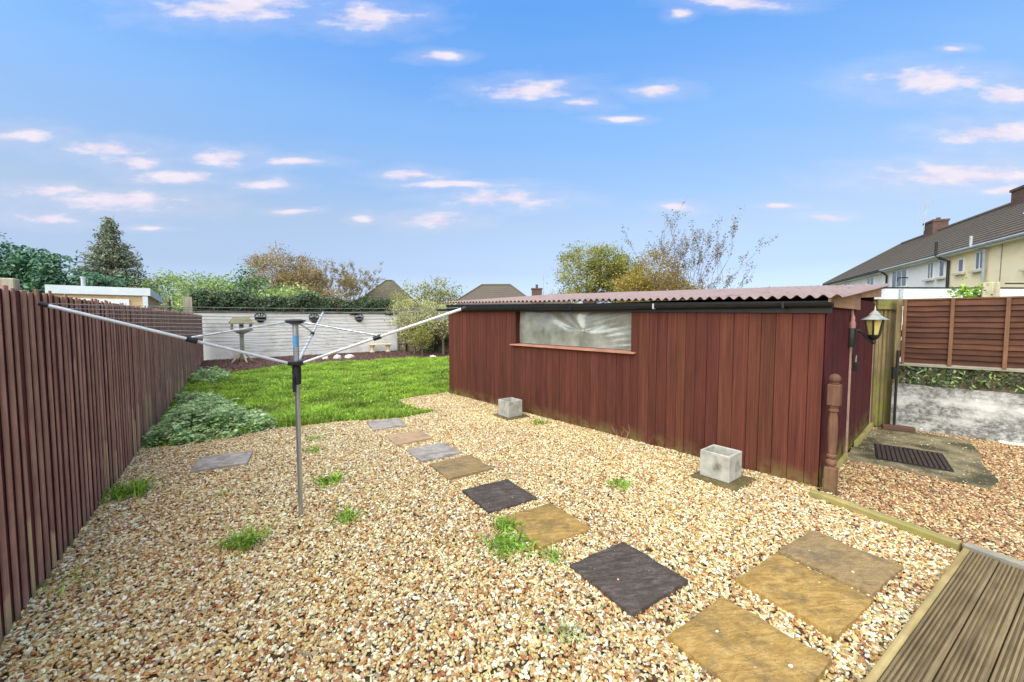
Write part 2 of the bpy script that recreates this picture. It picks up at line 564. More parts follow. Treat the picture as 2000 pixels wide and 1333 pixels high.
M['wall_stained'] = wall_white('stained_white_paint', S(82, 82, 76), (0.47, 0.60), (S(200, 196, 184), S(232, 228, 216)), sc=4.2)
M['wall_back'] = wall_white('painted_back_wall', S(188, 176, 156), (0.50, 0.75), (S(226, 220, 206), S(238, 233, 222)), 1.2, peel=False)
M['render_white'] = wall_white('white_render', S(206, 204, 198), (0.5, 0.8), (S(226, 224, 218), S(238, 236, 230)), 0.6, peel=False)
M['render_cream'] = wall_white('cream_render', S(222, 200, 154), (0.5, 0.8), (S(246, 226, 180), S(250, 234, 194)), 0.6, peel=False)


def brickmat(name, c1, c2, mortar, scale=1.0):
    m, T, b = new_mat(name)
    c = T.n('ShaderNodeTexCoord').outputs['Object']
    s = T.n('ShaderNodeSeparateXYZ', None, _0=c)
    v = T.n('ShaderNodeCombineXYZ', None, X=T.math('ADD', s.outputs[0], s.outputs[1]), Y=s.outputs[2]).outputs[0]
    br = T.n('ShaderNodeTexBrick', None, Vector=v, Color1=c1, Color2=c2, Mortar=mortar, Scale=scale)
    br.inputs['Mortar Size'].default_value = 0.008
    br.inputs['Brick Width'].default_value = 0.225
    br.inputs['Row Height'].default_value = 0.075
    T.put(b.inputs['Base Color'], br.outputs[0])
    b.inputs['Roughness'].default_value = 0.9
    bp = T.n('ShaderNodeBump', {'invert': True}, Strength=0.6, Distance=0.006, Height=br.outputs[1])
    T.put(b.inputs['Normal'], bp.outputs[0])
    return m


M['brick_buff'] = brickmat('buff_brick', S(190, 156, 108), S(206, 176, 126), S(196, 182, 152))
M['brick_red'] = brickmat('red_brick', S(80, 54, 46), S(100, 70, 58), S(104, 94, 84))


def tilemat(name, c1, c2, c3):
    return surf(name, c1, c2, 9.0, bump=0.6, bscale=30, rough=0.95, c3=c3, s3=0.7, t3=(0.45, 0.7), bdist=0.02)


M['tiles'] = tilemat('concrete_roof_tiles', S(80, 70, 60), S(104, 92, 80), S(94, 88, 68))
M['tiles_moss'] = tilemat('mossy_roof_tiles', S(76, 70, 60), S(104, 94, 80), S(96, 98, 58))


def roofmat():
    m, T, b = new_mat('fibre_cement')
    c = coords(T, 'Object', (1, 1, 1))
    n = T.noise(c, 3.5, 6.0, 0.65).outputs[0]
    colr = T.mix(n, S(128, 104, 97), S(170, 148, 139))
    n2 = T.noise(T.vm('MULTIPLY', c, (0.6, 3, 3)), 3.0, 6.0, 0.7).outputs[0]
    colr = T.mix(T.mr(n2, 0.55, 0.72), colr, S(110, 84, 74))
    n3 = T.noise(c, 16.0, 4.0, 0.7).outputs[0]
    colr = T.mix(T.mr(n3, 0.64, 0.70), colr, S(104, 104, 80))
    T.put(b.inputs['Base Color'], colr)
    b.inputs['Roughness'].default_value = 0.65
    b.inputs['Specular IOR Level'].default_value = 0.2
    bp = T.n('ShaderNodeBump', None, Strength=0.4, Distance=0.003, Height=T.noise(c, 60.0, 5.0, 0.7).outputs[0])
    T.put(b.inputs['Normal'], bp.outputs[0])
    return m


M['roof_sheet'] = roofmat()


def slabmat(name, cols, stain, rough, t3=(0.48, 0.70)):
    m, T, b = new_mat(name)
    c = coords(T, 'Object', (1, 1, 1))
    rot = T.n('ShaderNodeVectorRotate', {'rotation_type': 'Z_AXIS'}, Vector=c, Angle=R(24)).outputs[0]
    st = T.vm('MULTIPLY', rot, (5.0, 17.0, 8.0))
    n1 = T.noise(st, 1.6, 8.0, 0.65, 0.9).outputs[0]
    colr = T.ramp(n1, [(0.25, cols[0]), (0.5, cols[1]), (0.75, cols[2])])
    n3 = T.noise(c, 5.0, 7.0, 0.7).outputs[0]
    colr = T.mix(T.mr(n3, *t3), colr, stain)
    ck = T.noise(T.vm('MULTIPLY', rot, (4.0, 11.0, 5.0)), 2.0, 6.0, 0.6, 1.6).outputs[0]
    ck = T.mr(T.math('ABSOLUTE', T.math('SUBTRACT', ck, 0.5)), 0.02, 0.0, 0.0, 0.55)
    colr = T.mix(ck, colr, tuple(v_ * 0.45 for v_ in cols[0]))
    sp = T.noise(c, 42.0, 3.0, 0.6).outputs[0]
    colr = T.mix(T.math('MULTIPLY', T.mr(sp, 0.66, 0.74), 0.5), colr, S(196, 190, 160))
    T.put(b.inputs['Base Color'], colr)
    T.put(b.inputs['Roughness'], T.ramp(n1, [(0.3, rough - 0.1), (0.7, rough + 0.15)]))
    b.inputs['Specular IOR Level'].default_value = 0.10
    w = T.noise(T.vm('MULTIPLY', rot, (5.0, 22.0, 8.0)), 1.4, 8.0, 0.65, 1.2).outputs[0]
    bp = T.n('ShaderNodeBump', None, Strength=0.7, Distance=0.008, Height=w)
    fine = T.noise(c, 120.0, 3.0, 0.6).outputs[0]
    bp2 = T.n('ShaderNodeBump', None, Strength=0.25, Distance=0.003, Height=fine, Normal=bp.outputs[0])
    T.put(b.inputs['Normal'], bp2.outputs[0])
    return m


M['slab_dark'] = slabmat('riven_dark_slab', [S(60, 52, 47), S(88, 77, 69), S(118, 106, 95)], S(74, 64, 54), 0.55)
M['slab_grey'] = slabmat('riven_grey_slab', [S(124, 115, 104), S(166, 155, 142), S(196, 184, 168)], S(126, 116, 102), 0.7)
M['slab_tan'] = slabmat('riven_tan_slab', [S(118, 94, 60), S(150, 124, 84), S(168, 144, 104)], S(112, 100, 78), 0.6)
M['slab_pale'] = slabmat('riven_pale_slab', [S(150, 118, 86), S(182, 150, 114), S(200, 170, 136)], S(150, 124, 92), 0.6)
M['slab_gold'] = slabmat('riven_gold_slab', [S(128, 100, 52), S(168, 133, 74), S(194, 160, 100)], S(110, 95, 66), 0.62, (0.48, 0.72))
M['slab_base'] = slabmat('mossy_base_slab', [S(78, 66, 44), S(104, 90, 60), S(122, 106, 74)], S(80, 80, 44), 0.8)


def pebblemat(name, stops):
    m, T, b = new_mat(name)
    r = T.n('ShaderNodeObjectInfo').outputs['Random']
    c1 = T.ramp(r, stops, 'CONSTANT')
    r2 = T.math('FRACT', T.math('MULTIPLY', r, 37.7))
    c1 = T.mix(1.0, c1, T.ramp(r2, [(0.0, 0.8), (1.0, 1.2)]), 'MULTIPLY')
    n = T.noise(coords(T, 'Object', (1, 1, 1)), 2.2, 4.0, 0.6).outputs[0]
    c1 = T.mix(1.0, c1, T.ramp(n, [(0.3, 0.8), (0.7, 1.12)]), 'MULTIPLY')
    pn = T.noise(T.n('ShaderNodeNewGeometry').outputs['Position'], 0.9, 4.0, 0.6).outputs[0]
    c1 = T.mix(1.0, c1, T.ramp(pn, [(0.30, (0.90, 0.87, 0.74)), (0.5, (1.0, 0.99, 0.79)), (0.70, (1.08, 1.08, 0.82))]), 'MULTIPLY')
    T.put(b.inputs['Base Color'], c1)
    b.inputs['Roughness'].default_value = 0.62
    return m


M['pebble'] = pebblemat('mixed_gravel', [(0.0, S(206, 184, 138)), (0.20, S(188, 156, 104)), (0.35, S(222, 212, 190)), (0.53, S(170, 118, 68)),
                                         (0.64, S(150, 92, 58)), (0.71, S(196, 166, 122)), (0.80, S(150, 134, 116)), (0.86, S(196, 150, 122)), (0.91, S(234, 230, 220)), (0.975, S(92, 66, 54))])
M['pebble_red'] = pebblemat('reddish_gravel', [(0.0, S(190, 162, 122)), (0.22, S(156, 106, 76)), (0.40, S(206, 192, 164)), (0.55, S(166, 122, 82)),
                                               (0.68, S(128, 84, 66)), (0.80, S(182, 150, 112)), (0.92, S(112, 92, 78))])

M['grass'] = leafmat('lawn_grass', [S(112, 150, 30), S(146, 180, 44), S(174, 200, 60), S(128, 170, 56), S(196, 208, 92), S(98, 138, 44)], 0.25, 0.5, 1.1)
M['weed'] = leafmat('weed_leaf', [S(97, 140, 39), S(143, 179, 60), S(172, 198, 80)], 0.3, 0.5, 6.0)
M['lush'] = leafmat('lush_leaf', [S(134, 164, 92), S(176, 200, 132), S(210, 224, 172), S(146, 174, 96)], 0.3, 0.5, 4.0)
M['ivy'] = leafmat('ivy_leaf', [S(43, 62, 43), S(70, 94, 60), S(98, 118, 74), S(60, 84, 67), S(134, 134, 89)], 0.15, 0.4, 1.6)
M['hedge'] = leafmat('hedge_leaf', [S(57, 91, 70), S(81, 120, 86), S(109, 143, 101)], 0.2, 0.6, 0.6)
M['conifer'] = leafmat('conifer_needle', [S(108, 118, 92), S(138, 146, 118), S(162, 166, 136), S(118, 130, 98)], 0.2, 0.7, 0.5)
M['bamboo'] = leafmat('light_green_leaf', [S(115, 144, 72), S(156, 180, 101), S(197, 211, 134), S(101, 130, 79)], 0.35, 0.6, 0.6)
M['dkgreen'] = leafmat('deep_green_leaf', [S(74, 106, 60), S(101, 134, 77), S(125, 154, 89)], 0.25, 0.6, 0.6)
M['autumn'] = leafmat('autumn_leaf', [S(144, 124, 84), S(170, 148, 104), S(184, 162, 118), S(140, 136, 92), S(158, 120, 78)], 0.35, 0.6, 0.5)
M['ygreen'] = leafmat('yellowing_leaf', [S(140, 143, 71), S(172, 170, 94), S(129, 136, 69), S(193, 179, 103)], 0.35, 0.6, 0.5)
M['willow'] = leafmat('ochre_leaf', [S(143, 121, 51), S(167, 145, 64), S(152, 136, 70), S(183, 156, 79)], 0.35, 0.6, 0.5)
M['goldshrub'] = leafmat('variegated_leaf', [S(143, 150, 77), S(194, 191, 123), S(227, 220, 165), S(121, 134, 68)], 0.35, 0.55, 2.0)
M['sparse_leaf'] = leafmat('dry_leaf', [S(120, 100, 84), S(146, 124, 100), S(108, 104, 72)], 0.3, 0.6, 0.5)
M['bark'] = surf('bark', S(88, 76, 62), S(122, 108, 92), 12.0, stretch=(1, 1, 0.25), bump=0.8, bscale=20, rough=0.95, bdist=0.02)
M['twig'] = surf('twig_bark', S(88, 70, 56), S(116, 96, 78), 8.0, bump=0.2, rough=0.95)
M['dead'] = surf('dead_stem', S(150, 118, 78), S(182, 150, 104), 8.0, bump=0.2, rough=0.9)
M['stone'] = surf('pale_stone', S(206, 200, 178), S(232, 228, 210), 6.0, bump=0.5, bscale=30, rough=0.9)
M['bench'] = surf('buff_cast_stone', S(206, 188, 148), S(228, 214, 178), 6.0, bump=0.4, bscale=50, rough=0.9)
M['bird'] = wood('green_grey_timber', S(112, 114, 92), S(146, 146, 122), rand=0.05)
M['bird_roof'] = wood('mossy_roof_board', S(112, 104, 76), S(140, 132, 98), rand=0.05, axis=0)
M['bird_leg'] = wood('bird_table_leg', S(164, 150, 116), S(196, 182, 148), rand=0.05)
M['glass_dark'] = surf('window_glass', S(44, 48, 48), S(84, 88, 86), 0.8, bump=0, rough=0.08, spec=0.9)
M['upvc'] = surf('white_frame', S(226, 226, 222), S(236, 236, 232), 3.0, bump=0, rough=0.4)
M['sillstone'] = surf('sill_stone', S(196, 184, 160), S(214, 204, 182), 4.0, bump=0.1, rough=0.9)
M['gutter_grey'] = surf('grey_gutter', S(150, 156, 156), S(176, 182, 180), 4.0, bump=0, rough=0.5)
M['lamp_glass'] = surf('yellowed_lamp_glass', S(176, 160, 88), S(204, 190, 122), 9.0, bump=0.3, bscale=40, rough=0.3)
M['lamp_black'] = surf('lamp_black', S(24, 22, 22), S(44, 38, 36), 12.0, bump=0.2, rough=0.5)
M['lamp_roof'] = surf('faded_lamp_roof', S(150, 150, 140), S(190, 190, 178), 9.0, bump=0.2, rough=0.5, c3=S(96, 96, 90), s3=8.0)
M['pink'] = surf('faded_bracket_top', S(150, 104, 98), S(178, 134, 122), 9.0, bump=0.2, rough=0.7)
M['brass'] = surf('padlock_metal', S(120, 118, 112), S(160, 158, 150), 20.0, bump=0.1, rough=0.4, metallic=0.7)
M['skylight'] = surf('rooflight', S(200, 206, 210), S(226, 230, 232), 2.0, bump=0, rough=0.3)
M['leaf_fallen'] = surf('fallen_leaf', S(150, 96, 40), S(184, 128, 62), 9.0, bump=0.3, rough=0.8)


def sheetmat():
    m, T, b = new_mat('crumpled_polythene')
    c = T.n('ShaderNodeTexCoord').outputs['Object']
    n = T.noise(c, 3.0, 5.0, 0.6).outputs[0]
    T.put(b.inputs['Base Color'], T.mix(T.mr(n, 0.3, 0.7), S(104, 108, 92), S(158, 158, 146)))
    b.inputs['Roughness'].default_value = 0.19
    b.inputs['Specular IOR Level'].default_value = 0.85
    b.inputs['Coat Weight'].default_value = 0.6
    b.inputs['Coat Roughness'].default_value = 0.08
    bp = T.n('ShaderNodeBump', None, Strength=0.35, Distance=0.01, Height=T.noise(T.vm('MULTIPLY', c, (1, 2, 9)), 3.5, 4.0, 0.5).outputs[0])
    T.put(b.inputs['Normal'], bp.outputs[0])
    return m


M['polythene'] = sheetmat()

# ------------------------------------------------------------------ the ground
def sheet(name, poly, z, mat, cuts=0):
    mb = MB().add([(x, y, z) for x, y in poly], [tuple(range(len(poly)))])
    return tag(obj(name, mb, mat), kind='structure')


sheet('ground', [(-400, -60), (400, -60), (400, 700), (-400, 700)], -0.05, M['ground'])

FDIR = Vector((-0.57716, 0.81663))
F0 = Vector((-2.926, 2.168))
def fpt(s):
    p = F0 + FDIR * s
    return (p.x, p.y)

# gravel garden floor, inside fence, lawn and shed
LAWN_FRONT = [(-5.9, 6.3), (-5.17, 5.55), (-4.63, 5.9), (-4.28, 6.25), (-4.09, 6.55), (-3.56, 6.77), (-3.15, 7.02), (-2.68, 7.12), (-2.02, 7.3), (-1.54, 7.84),
              (-2.18, 8.3), (-2.6, 8.94), (-2.22, 9.42), (-1.62, 9.89)]
LAWN_BACK = [(-1.6, 15.0), (-2.2, 19.6), (-4.4, 18.9), (-6.18, 18.22), (-7.85, 16.71), (-8.96, 15.6), (-9.55, 14.63), (-10.0, 13.5), (-9.9, 12.1)]
GRAVEL = [fpt(-2.6), fpt(-0.5), fpt(4.3)] + LAWN_FRONT[1:] + [(-1.5, 9.76), (3.36, 4.24), (3.13, 4.0), (3.54, 3.01), (1.6, 1.75), (0.6, 0.6), (-1.4, 0.2)]
sheet('gravel_ground', GRAVEL, 0.0, M['gravel_base'])
GRAVEL_R = [(3.22, 4.03), (3.40, 4.25), (6.14, 6.68), (6.55, 6.62), (8.6, 4.62), (6.0, 1.4), (4.4, 1.6), (3.68, 2.85), (3.62, 3.06)]
sheet('side_gravel_ground', GRAVEL_R, 0.004, M['gravel_base'])
LAWN = LAWN_FRONT + LAWN_BACK
sheet('lawn_soil', LAWN, 0.006, M['soil'])
BED = [(-9.9, 12.1), (-10.0, 13.5), (-9.55, 14.63), (-8.96, 15.6), (-7.85, 16.71), (-6.18, 18.22), (-4.4, 18.9), (-2.2, 19.6), (-1.4, 23.5), (-6.9, 24.0), (-14.3, 17.9), fpt(12)]
sheet('planting_bed', BED, 0.002, M['mulch'])


def in_poly(P, poly):
    x, y = P[:, 0], P[:, 1]
    ins = np.zeros(len(P), bool)
    n = len(poly)
    for i in range(n):
        x1, y1 = poly[i]
        x2, y2 = poly[(i + 1) % n]
        c = ((y1 > y) != (y2 > y)) & (x < (x2 - x1) * (y - y1) / (y2 - y1 + 1e-12) + x1)
        ins ^= c
    return ins


def scatter(poly, n):
    a = np.array(poly)
    lo, hi = a.min(0), a.max(0)
    out = []
    got = 0
    while got < n:
        P = rng.uniform(lo, hi, size=(n * 2, 2))
        P = P[in_poly(P, poly)]
        out.append(P)
        got += len(P)
    return np.concatenate(out)[:n]


def gravel_nodes(mat, density, seed):
    """geometry nodes: five rough pebbles scattered over a sheet as instances"""
    g = bpy.data.node_groups.new('scatter_pebbles', 'GeometryNodeTree')
    g.interface.new_socket('Geometry', in_out='INPUT', socket_type='NodeSocketGeometry')
    g.interface.new_socket('Geometry', in_out='OUTPUT', socket_type='NodeSocketGeometry')
    N = g.nodes.new
    L = g.links.new
    gi, go = N('NodeGroupInput'), N('NodeGroupOutput')
    dp = N('GeometryNodeDistributePointsOnFaces')
    dp.inputs['Density'].default_value = density
    dp.inputs['Seed'].default_value = seed
    L(gi.outputs[0], dp.inputs['Mesh'])

    def rv(lo, hi, sd):
        r = N('FunctionNodeRandomValue')
        r.data_type = 'FLOAT_VECTOR'
        r.inputs[0].default_value = lo
        r.inputs[1].default_value = hi
        r.inputs['Seed'].default_value = sd
        return r.outputs[0]
    sp = N('GeometryNodeSetPosition')
    L(dp.outputs['Points'], sp.inputs['Geometry'])
    L(rv((0, 0, -0.002), (0, 0, 0.016), 3 + seed), sp.inputs['Offset'])
    jn = N('GeometryNodeJoinGeometry')
    for k in range(5):
        ico = N('GeometryNodeMeshIcoSphere')
        ico.inputs['Radius'].default_value = 1.0
        ico.inputs['Subdivisions'].default_value = 2
        nz = N('ShaderNodeTexNoise')
        nz.noise_dimensions = '4D'
        nz.inputs['W'].default_value = 3.7 * k + 1.1
        nz.inputs['Scale'].default_value = 0.9
        nz.inputs['Detail'].default_value = 1.0
        sub = N('ShaderNodeVectorMath')
        sub.operation = 'SUBTRACT'
        L(nz.outputs['Color'], sub.inputs[0])
        sub.inputs[1].default_value = (0.5, 0.5, 0.5)
        sc = N('ShaderNodeVectorMath')
        sc.operation = 'SCALE'
        L(sub.outputs[0], sc.inputs[0])
        sc.inputs['Scale'].default_value = 1.5
        s2 = N('GeometryNodeSetPosition')
        L(ico.outputs['Mesh'], s2.inputs['Geometry'])
        L(sc.outputs[0], s2.inputs['Offset'])
        sm = N('GeometryNodeSetShadeSmooth')
        L(s2.outputs[0], sm.inputs[0])
        mt = N('GeometryNodeSetMaterial')
        mt.inputs['Material'].default_value = mat
        L(sm.outputs[0], mt.inputs['Geometry'])
        ti = N('GeometryNodeGeometryToInstance')
        L(mt.outputs[0], ti.inputs[0])
        L(ti.outputs[0], jn.inputs[0])
    ip = N('GeometryNodeInstanceOnPoints')
    L(sp.outputs[0], ip.inputs['Points'])
    L(jn.outputs[0], ip.inputs['Instance'])
    ip.inputs['Pick Instance'].default_value = True
    L(rv((-0.6, -0.6, 0), (0.6, 0.6, 6.283), 5 + seed), ip.inputs['Rotation'])
    L(rv((0.006, 0.005, 0.004), (0.0200, 0.0140, 0.0105), 8 + seed), ip.inputs['Scale'])
    L(ip.outputs[0], go.inputs[0])
    return g


def add_gravel(name, poly, mat, density, seed):
    mb = MB().add([(x, y, 0.005) for x, y in poly], [tuple(range(len(poly)))])
    o = obj(name, mb, mat)
    md = o.modifiers.new('pebbles', 'NODES')
    md.node_group = gravel_nodes(mat, density, seed)
    return tag(o, kind='stuff')


tag(add_gravel('gravel', GRAVEL, M['pebble'], 5200, 1), 'loose cream and orange garden gravel around the stepping slabs', 'gravel')
tag(add_gravel('side_gravel', GRAVEL_R, M['pebble_red'], 4400, 4), 'reddish gravel between the deck and the stained white wall', 'gravel')


# lawn: blades of grass
def blades(P, h, w, lean, mat, name, z0=0.0):
    n = len(P)
    H = h * rng.uniform(0.55, 1.35, n)
    W = w * rng.uniform(0.7, 1.3, n)
    a = rng.uniform(0, 2 * np.pi, n)
    ld = rng.uniform(0, 2 * np.pi, n)
    ln = lean * rng.uniform(0.2, 1.3, n) * H
    base = np.column_stack([P, np.full(n, z0)])
    sx = np.column_stack([np.cos(a), np.sin(a), np.zeros(n)]) * W[:, None]
    dl = np.column_stack([np.cos(ld), np.sin(ld), np.zeros(n)])
    mid = base + dl * (ln * 0.35)[:, None] + np.array([0, 0, 1.0]) * (H * 0.6)[:, None]
    tip = base + dl * ln[:, None] + np.array([0, 0, 1.0]) * (H * (1.0 - 0.25 * np.minimum(lean, 1.5)))[:, None]
    V = np.stack([base - sx, base + sx, mid + sx * 0.8, mid - sx * 0.8, tip], axis=1).reshape(-1, 3)
    i = np.arange(n)[:, None] * 5
    F = np.concatenate([i + np.array([0, 1, 2]), i + np.array([0, 2, 3]), i + np.array([3, 2, 4])], axis=0)
    return np_mesh(name, V, F, mat)


nb = 160000
P = scatter(LAWN, nb)
P = P + rng.normal(size=P.shape) * np.where(rng.uniform(size=(len(P), 1)) < 0.25, 0.10, 0.015)
keep = rng.uniform(0, 1, len(P)) < np.clip(1.25 - (P[:, 1] - 6) * 0.055, 0.42, 1)
P = P[keep]
hh = np.array([0.7 + 0.8 * mnoise.noise(Vector((x * 0.9, y * 0.9, 0.0))) + 0.9 * mnoise.noise(Vector((x * 2.7, y * 2.7, 4.0))) for x, y in P])
hh = np.clip(hh, 0.25, 1.9)
tag(link('grass', blades(P, 0.13 * hh, 0.0065, 1.0, M['grass'], 'grass')), 'bright green tufty lawn between fence and shed', 'grass', kind='stuff')
P = scatter(LAWN, 9000)
keep = np.array([mnoise.noise(Vector((x * 0.7, y * 0.7, 9.0))) + 0.5 * mnoise.noise(Vector((x * 2.4, y * 2.4, 3.0))) > 0.12 for x, y in P])
P = P[keep]
tag(link('lawn_weeds', leaf_mesh('lawn_weeds', np.column_stack([P, rng.uniform(0.04, 0.11, len(P))]), 0.055, M['weed'], up=1.2, aspect=0.75)), 'broad-leaved weeds and clover spread through the lawn', 'lawn weeds', kind='stuff')

# bark chips on the bed
P = scatter(BED, 9000)
a = rng.uniform(0, 6.28, len(P))
sz = rng.uniform(0.012, 0.035, len(P))
cx = np.column_stack([np.cos(a) * sz, np.sin(a) * sz, rng.uniform(-0.4, 0.4, len(P)) * sz])
cy = np.column_stack([-np.sin(a) * sz * .5, np.cos(a) * sz * .5, rng.uniform(-0.3, 0.3, len(P)) * sz])
c0 = np.column_stack([P, rng.uniform(0.012, 0.035, len(P))])
V = np.stack([c0 - cx - cy, c0 + cx - cy, c0 + cx + cy, c0 - cx + cy], axis=1).reshape(-1, 3)
M['chip'] = leafmat('bark_chip', [S(72, 46, 40), S(112, 76, 64), S(140, 104, 88), S(90, 60, 52)], 0.0, 0.9, 3.0)
tag(link('bark_chips', np_mesh('bark_chips', V, np.arange(len(V)).reshape(-1, 4), M['chip'])), 'purplish brown bark chips in front of the white wall', 'bark chips', kind='stuff')

# concrete round the drain
pad = [(4.30, 5.08), (4.62, 5.32), (5.35, 6.02), (5.9, 6.45), (6.35, 6.56), (6.75, 6.1), (6.9, 5.85), (6.45, 5.35), (5.95, 4.9), (5.55, 4.40), (5.15, 4.15), (4.95, 4.42), (4.72, 4.78), (4.5, 4.95)]
mb = MB().prism(pad, -0.02, 0.028)
tag(obj('concrete_pad', mb, M['concrete'], bevel=0.006), kind='structure')


# a few pebbles kicked up on to the slabs, the concrete and the deck
def stray_pebbles(spots):
    bm0 = bmesh.new()
    bmesh.ops.create_icosphere(bm0, subdivisions=2, radius=1.0)
    bv = np.array([v.co[:] for v in bm0.verts])
    bf = np.array([[v.index for v in f.verts] for f in bm0.faces])
    bm0.free()
    Vs, Fs = [], []
    for k, (x, y, z) in enumerate(spots):
        sc = rng.uniform(0.005, 0.011) * np.array([1.25, 0.9, 0.6])
        a = rng.uniform(0, 6.28)
        q = bv * (1 + 0.18 * np.sin(bv[:, [1, 2, 0]] * 3 + k)) * sc
        q = np.column_stack([q[:, 0] * np.cos(a) - q[:, 1] * np.sin(a), q[:, 0] * np.sin(a) + q[:, 1] * np.cos(a), q[:, 2]])
        Vs.append(q + np.array([x, y, z + sc[2] * 0.8]))
        Fs.append(bf + k * len(bv))
    return np_mesh('stray_pebbles', np.concatenate(Vs), np.concatenate(Fs), leafmat('stray_pebble', [S(206, 184, 138), S(150, 92, 58), S(218, 206, 180), S(184, 150, 96), S(140, 122, 104)], 0.0, 0.7, 5.0), True)


spots = []
for (cx_, cy_, tz, k_, r_) in [(1.290, 2.08, 0.050, 7, 0.26), (1.953, 2.56, 0.050, 8, 0.27), (2.479, 2.90, 0.050, 6, 0.27), (0.823, 2.73, 0.050, 5, 0.26), (0.30, 3.44, 0.042, 4, 0.25),
                               (-0.136, 4.01, 0.050, 3, 0.25), (-0.637, 4.79, 0.050, 3, 0.25), (5.2, 4.55, 0.028, 12, 0.25), (5.9, 6.0, 0.028, 16, 0.35), (6.3, 5.6, 0.028, 12, 0.3)]:
    for _ in range(k_ if k_ > 8 else k_ // 2):
        spots.append((cx_ + rng.uniform(-r_, r_) * 0.9, cy_ + rng.uniform(-r_, r_) * 0.9, tz))
tag(link('stray_pebbles', stray_pebbles(spots)), 'loose pebbles kicked on to the slabs and concrete', 'pebbles', kind='stuff')


# ------------------------------------------------------------------ left fence
fence = thing('slatted_fence', 'long dark brown timber fence of upright slats along the left side', 'fence', (F0.x, F0.y, 0), math.atan2(FDIR.y, FDIR.x))
# local x runs along the fence, local -y faces the garden (to the right of FDIR)
sl = bevel_mesh(MB().box(-0.024, 0.024, -0.009, 0.0, 0.02, 2.05).mesh('slat', M['slat']), 0.002)
bd = MB().box(-0.0615, 0.0615, 0.001, 0.016, 0.02, 2.035).mesh('board', M['fboard'])
x = -2.6
i = 0
while x < 19.0:
    dz = random.uniform(-0.008, 0.008)
    o = link('slat', sl, fence, (x + random.uniform(-0.009, 0.009), random.uniform(-0.004, 0.0), dz + random.uniform(-0.014, 0.014)))
    o.rotation_euler = (0, random.uniform(-0.006, 0.006), 0)
    o.scale = (random.uniform(0.85, 1.25), random.uniform(0.8, 1.4), 1.0)
    link('board', bd, fence, (x + 0.0605, 0, dz))
    x += 0.121
    i += 1
for (a_, b_) in [(-2.6, 0.0), (0.0, 6.3), (6.3, 12.6), (12.6, 19.0)]:
    for z in (0.35, 1.0, 1.75):
        obj('rail', MB().box(a_ + 0.004, b_, 0.017, 0.06, z, z + 0.08), M['fboard'], fence)
for xx in (-1.0, 0.72, 2.5, 4.4, 6.4, 8.4, 10.4, 12.4, 14.4, 16.4, 18.3):
    obj('post', MB().box(xx - 0.045, xx + 0.045, 0.061, 0.151, -0.03, 2.13 if xx == 0.72 else 2.04), M['grey_post'], fence, bevel=0.006)

# pale end post standing behind the fence corner
tag(obj('timber_post', MB().box(-0.14, 0.14, -0.07, 0.07, -0.05, 2.75).box(-0.02, 0.02, -0.074, -0.0702, 1.5, 2.7), M['grey_post'], None, (-12.75, 15.55, 0), R(38), bevel=0.01),
    'pale weathered double post rising above the fence beside the ivy', 'post')

# ------------------------------------------------------------------ white back wall with ivy, baskets, bench, bird table
BANG = math.atan2(0.6358517, 0.7718113)
B0 = (-14.173, 17.758)
wall = thing('garden_wall', 'white painted wall across the end of the lawn under the ivy', 'wall', (B0[0], B0[1], 0), BANG)
obj('wall_face', MB().box(-0.1, 9.40, 0.0, 0.22, -0.05, 2.17), M['wall_back'], wall, bevel=0.01)
obj('coping', MB().box(-0.12, 9.43, -0.03, 0.25, 2.173, 2.225), M['greyboard'], wall, bevel=0.008)


def place(base, ang, lx, ly, z=0.0):
    return (base[0] + math.cos(ang) * lx - math.sin(ang) * ly, base[1] + math.sin(ang) * lx + math.cos(ang) * ly, z)


ivy = thing('ivy', 'thick dark ivy hedge growing along the top of the white wall', 'ivy', (B0[0], B0[1], 0), BANG)
n = 15000
lx = rng.uniform(-0.25, 9.6, n)
top = 3.02 + 0.12 * np.sin(lx * 1.7) + 0.10 * np.sin(lx * 4.3 + 1) - 0.22 * np.clip((lx - 7.6) / 2, 0, 1)
bot = 2.22 - np.clip(np.sin(lx * 2.9 + 0.6) - 0.3, 0, 1) * 0.22 * np.clip((lx - 2.5) / 3, 0, 1)
tt = rng.uniform(0, 1, n)
lz = bot + (top - bot) * tt
bul = 0.30 * np.sin(np.pi * np.clip(tt, 0.02, 0.98)) ** 0.5
ly = 0.12 + rng.choice([-1, 1], n, p=[0.8, 0.2]) * bul * rng.uniform(0.55, 1.15, n) + 0.06 * np.sin(lx * 7) * np.sin(lz * 9)
spr = rng.uniform(0, 1, n) < 0.03
lz = np.where(spr, top + rng.uniform(0, 0.13, n), lz)
link('foliage', leaf_mesh('foliage', np.column_stack([lx, ly, lz]), 0.095, M['ivy'], up=0.1, aspect=0.85, N=np.array([0, -0.7, 0.2])), ivy)
mb = MB().box(-0.1, 9.4, 0.02, 0.22, 2.24, 2.85)
obj('stem_mass', mb, M['bark'], ivy)
mb = MB()
for k in range(40):
    xx = random.uniform(0, 9.4)
    mb.tube([(xx, -0.12, 2.25 + random.uniform(-.05, .2)), (xx + random.uniform(-.15, .15), -0.2, 2.55), (xx + random.uniform(-.3, .3), -0.14, 2.9 + random.uniform(0, .3))], [0.012, 0.009, 0.004], 5)
obj('stem', mb, M['twig'], ivy)


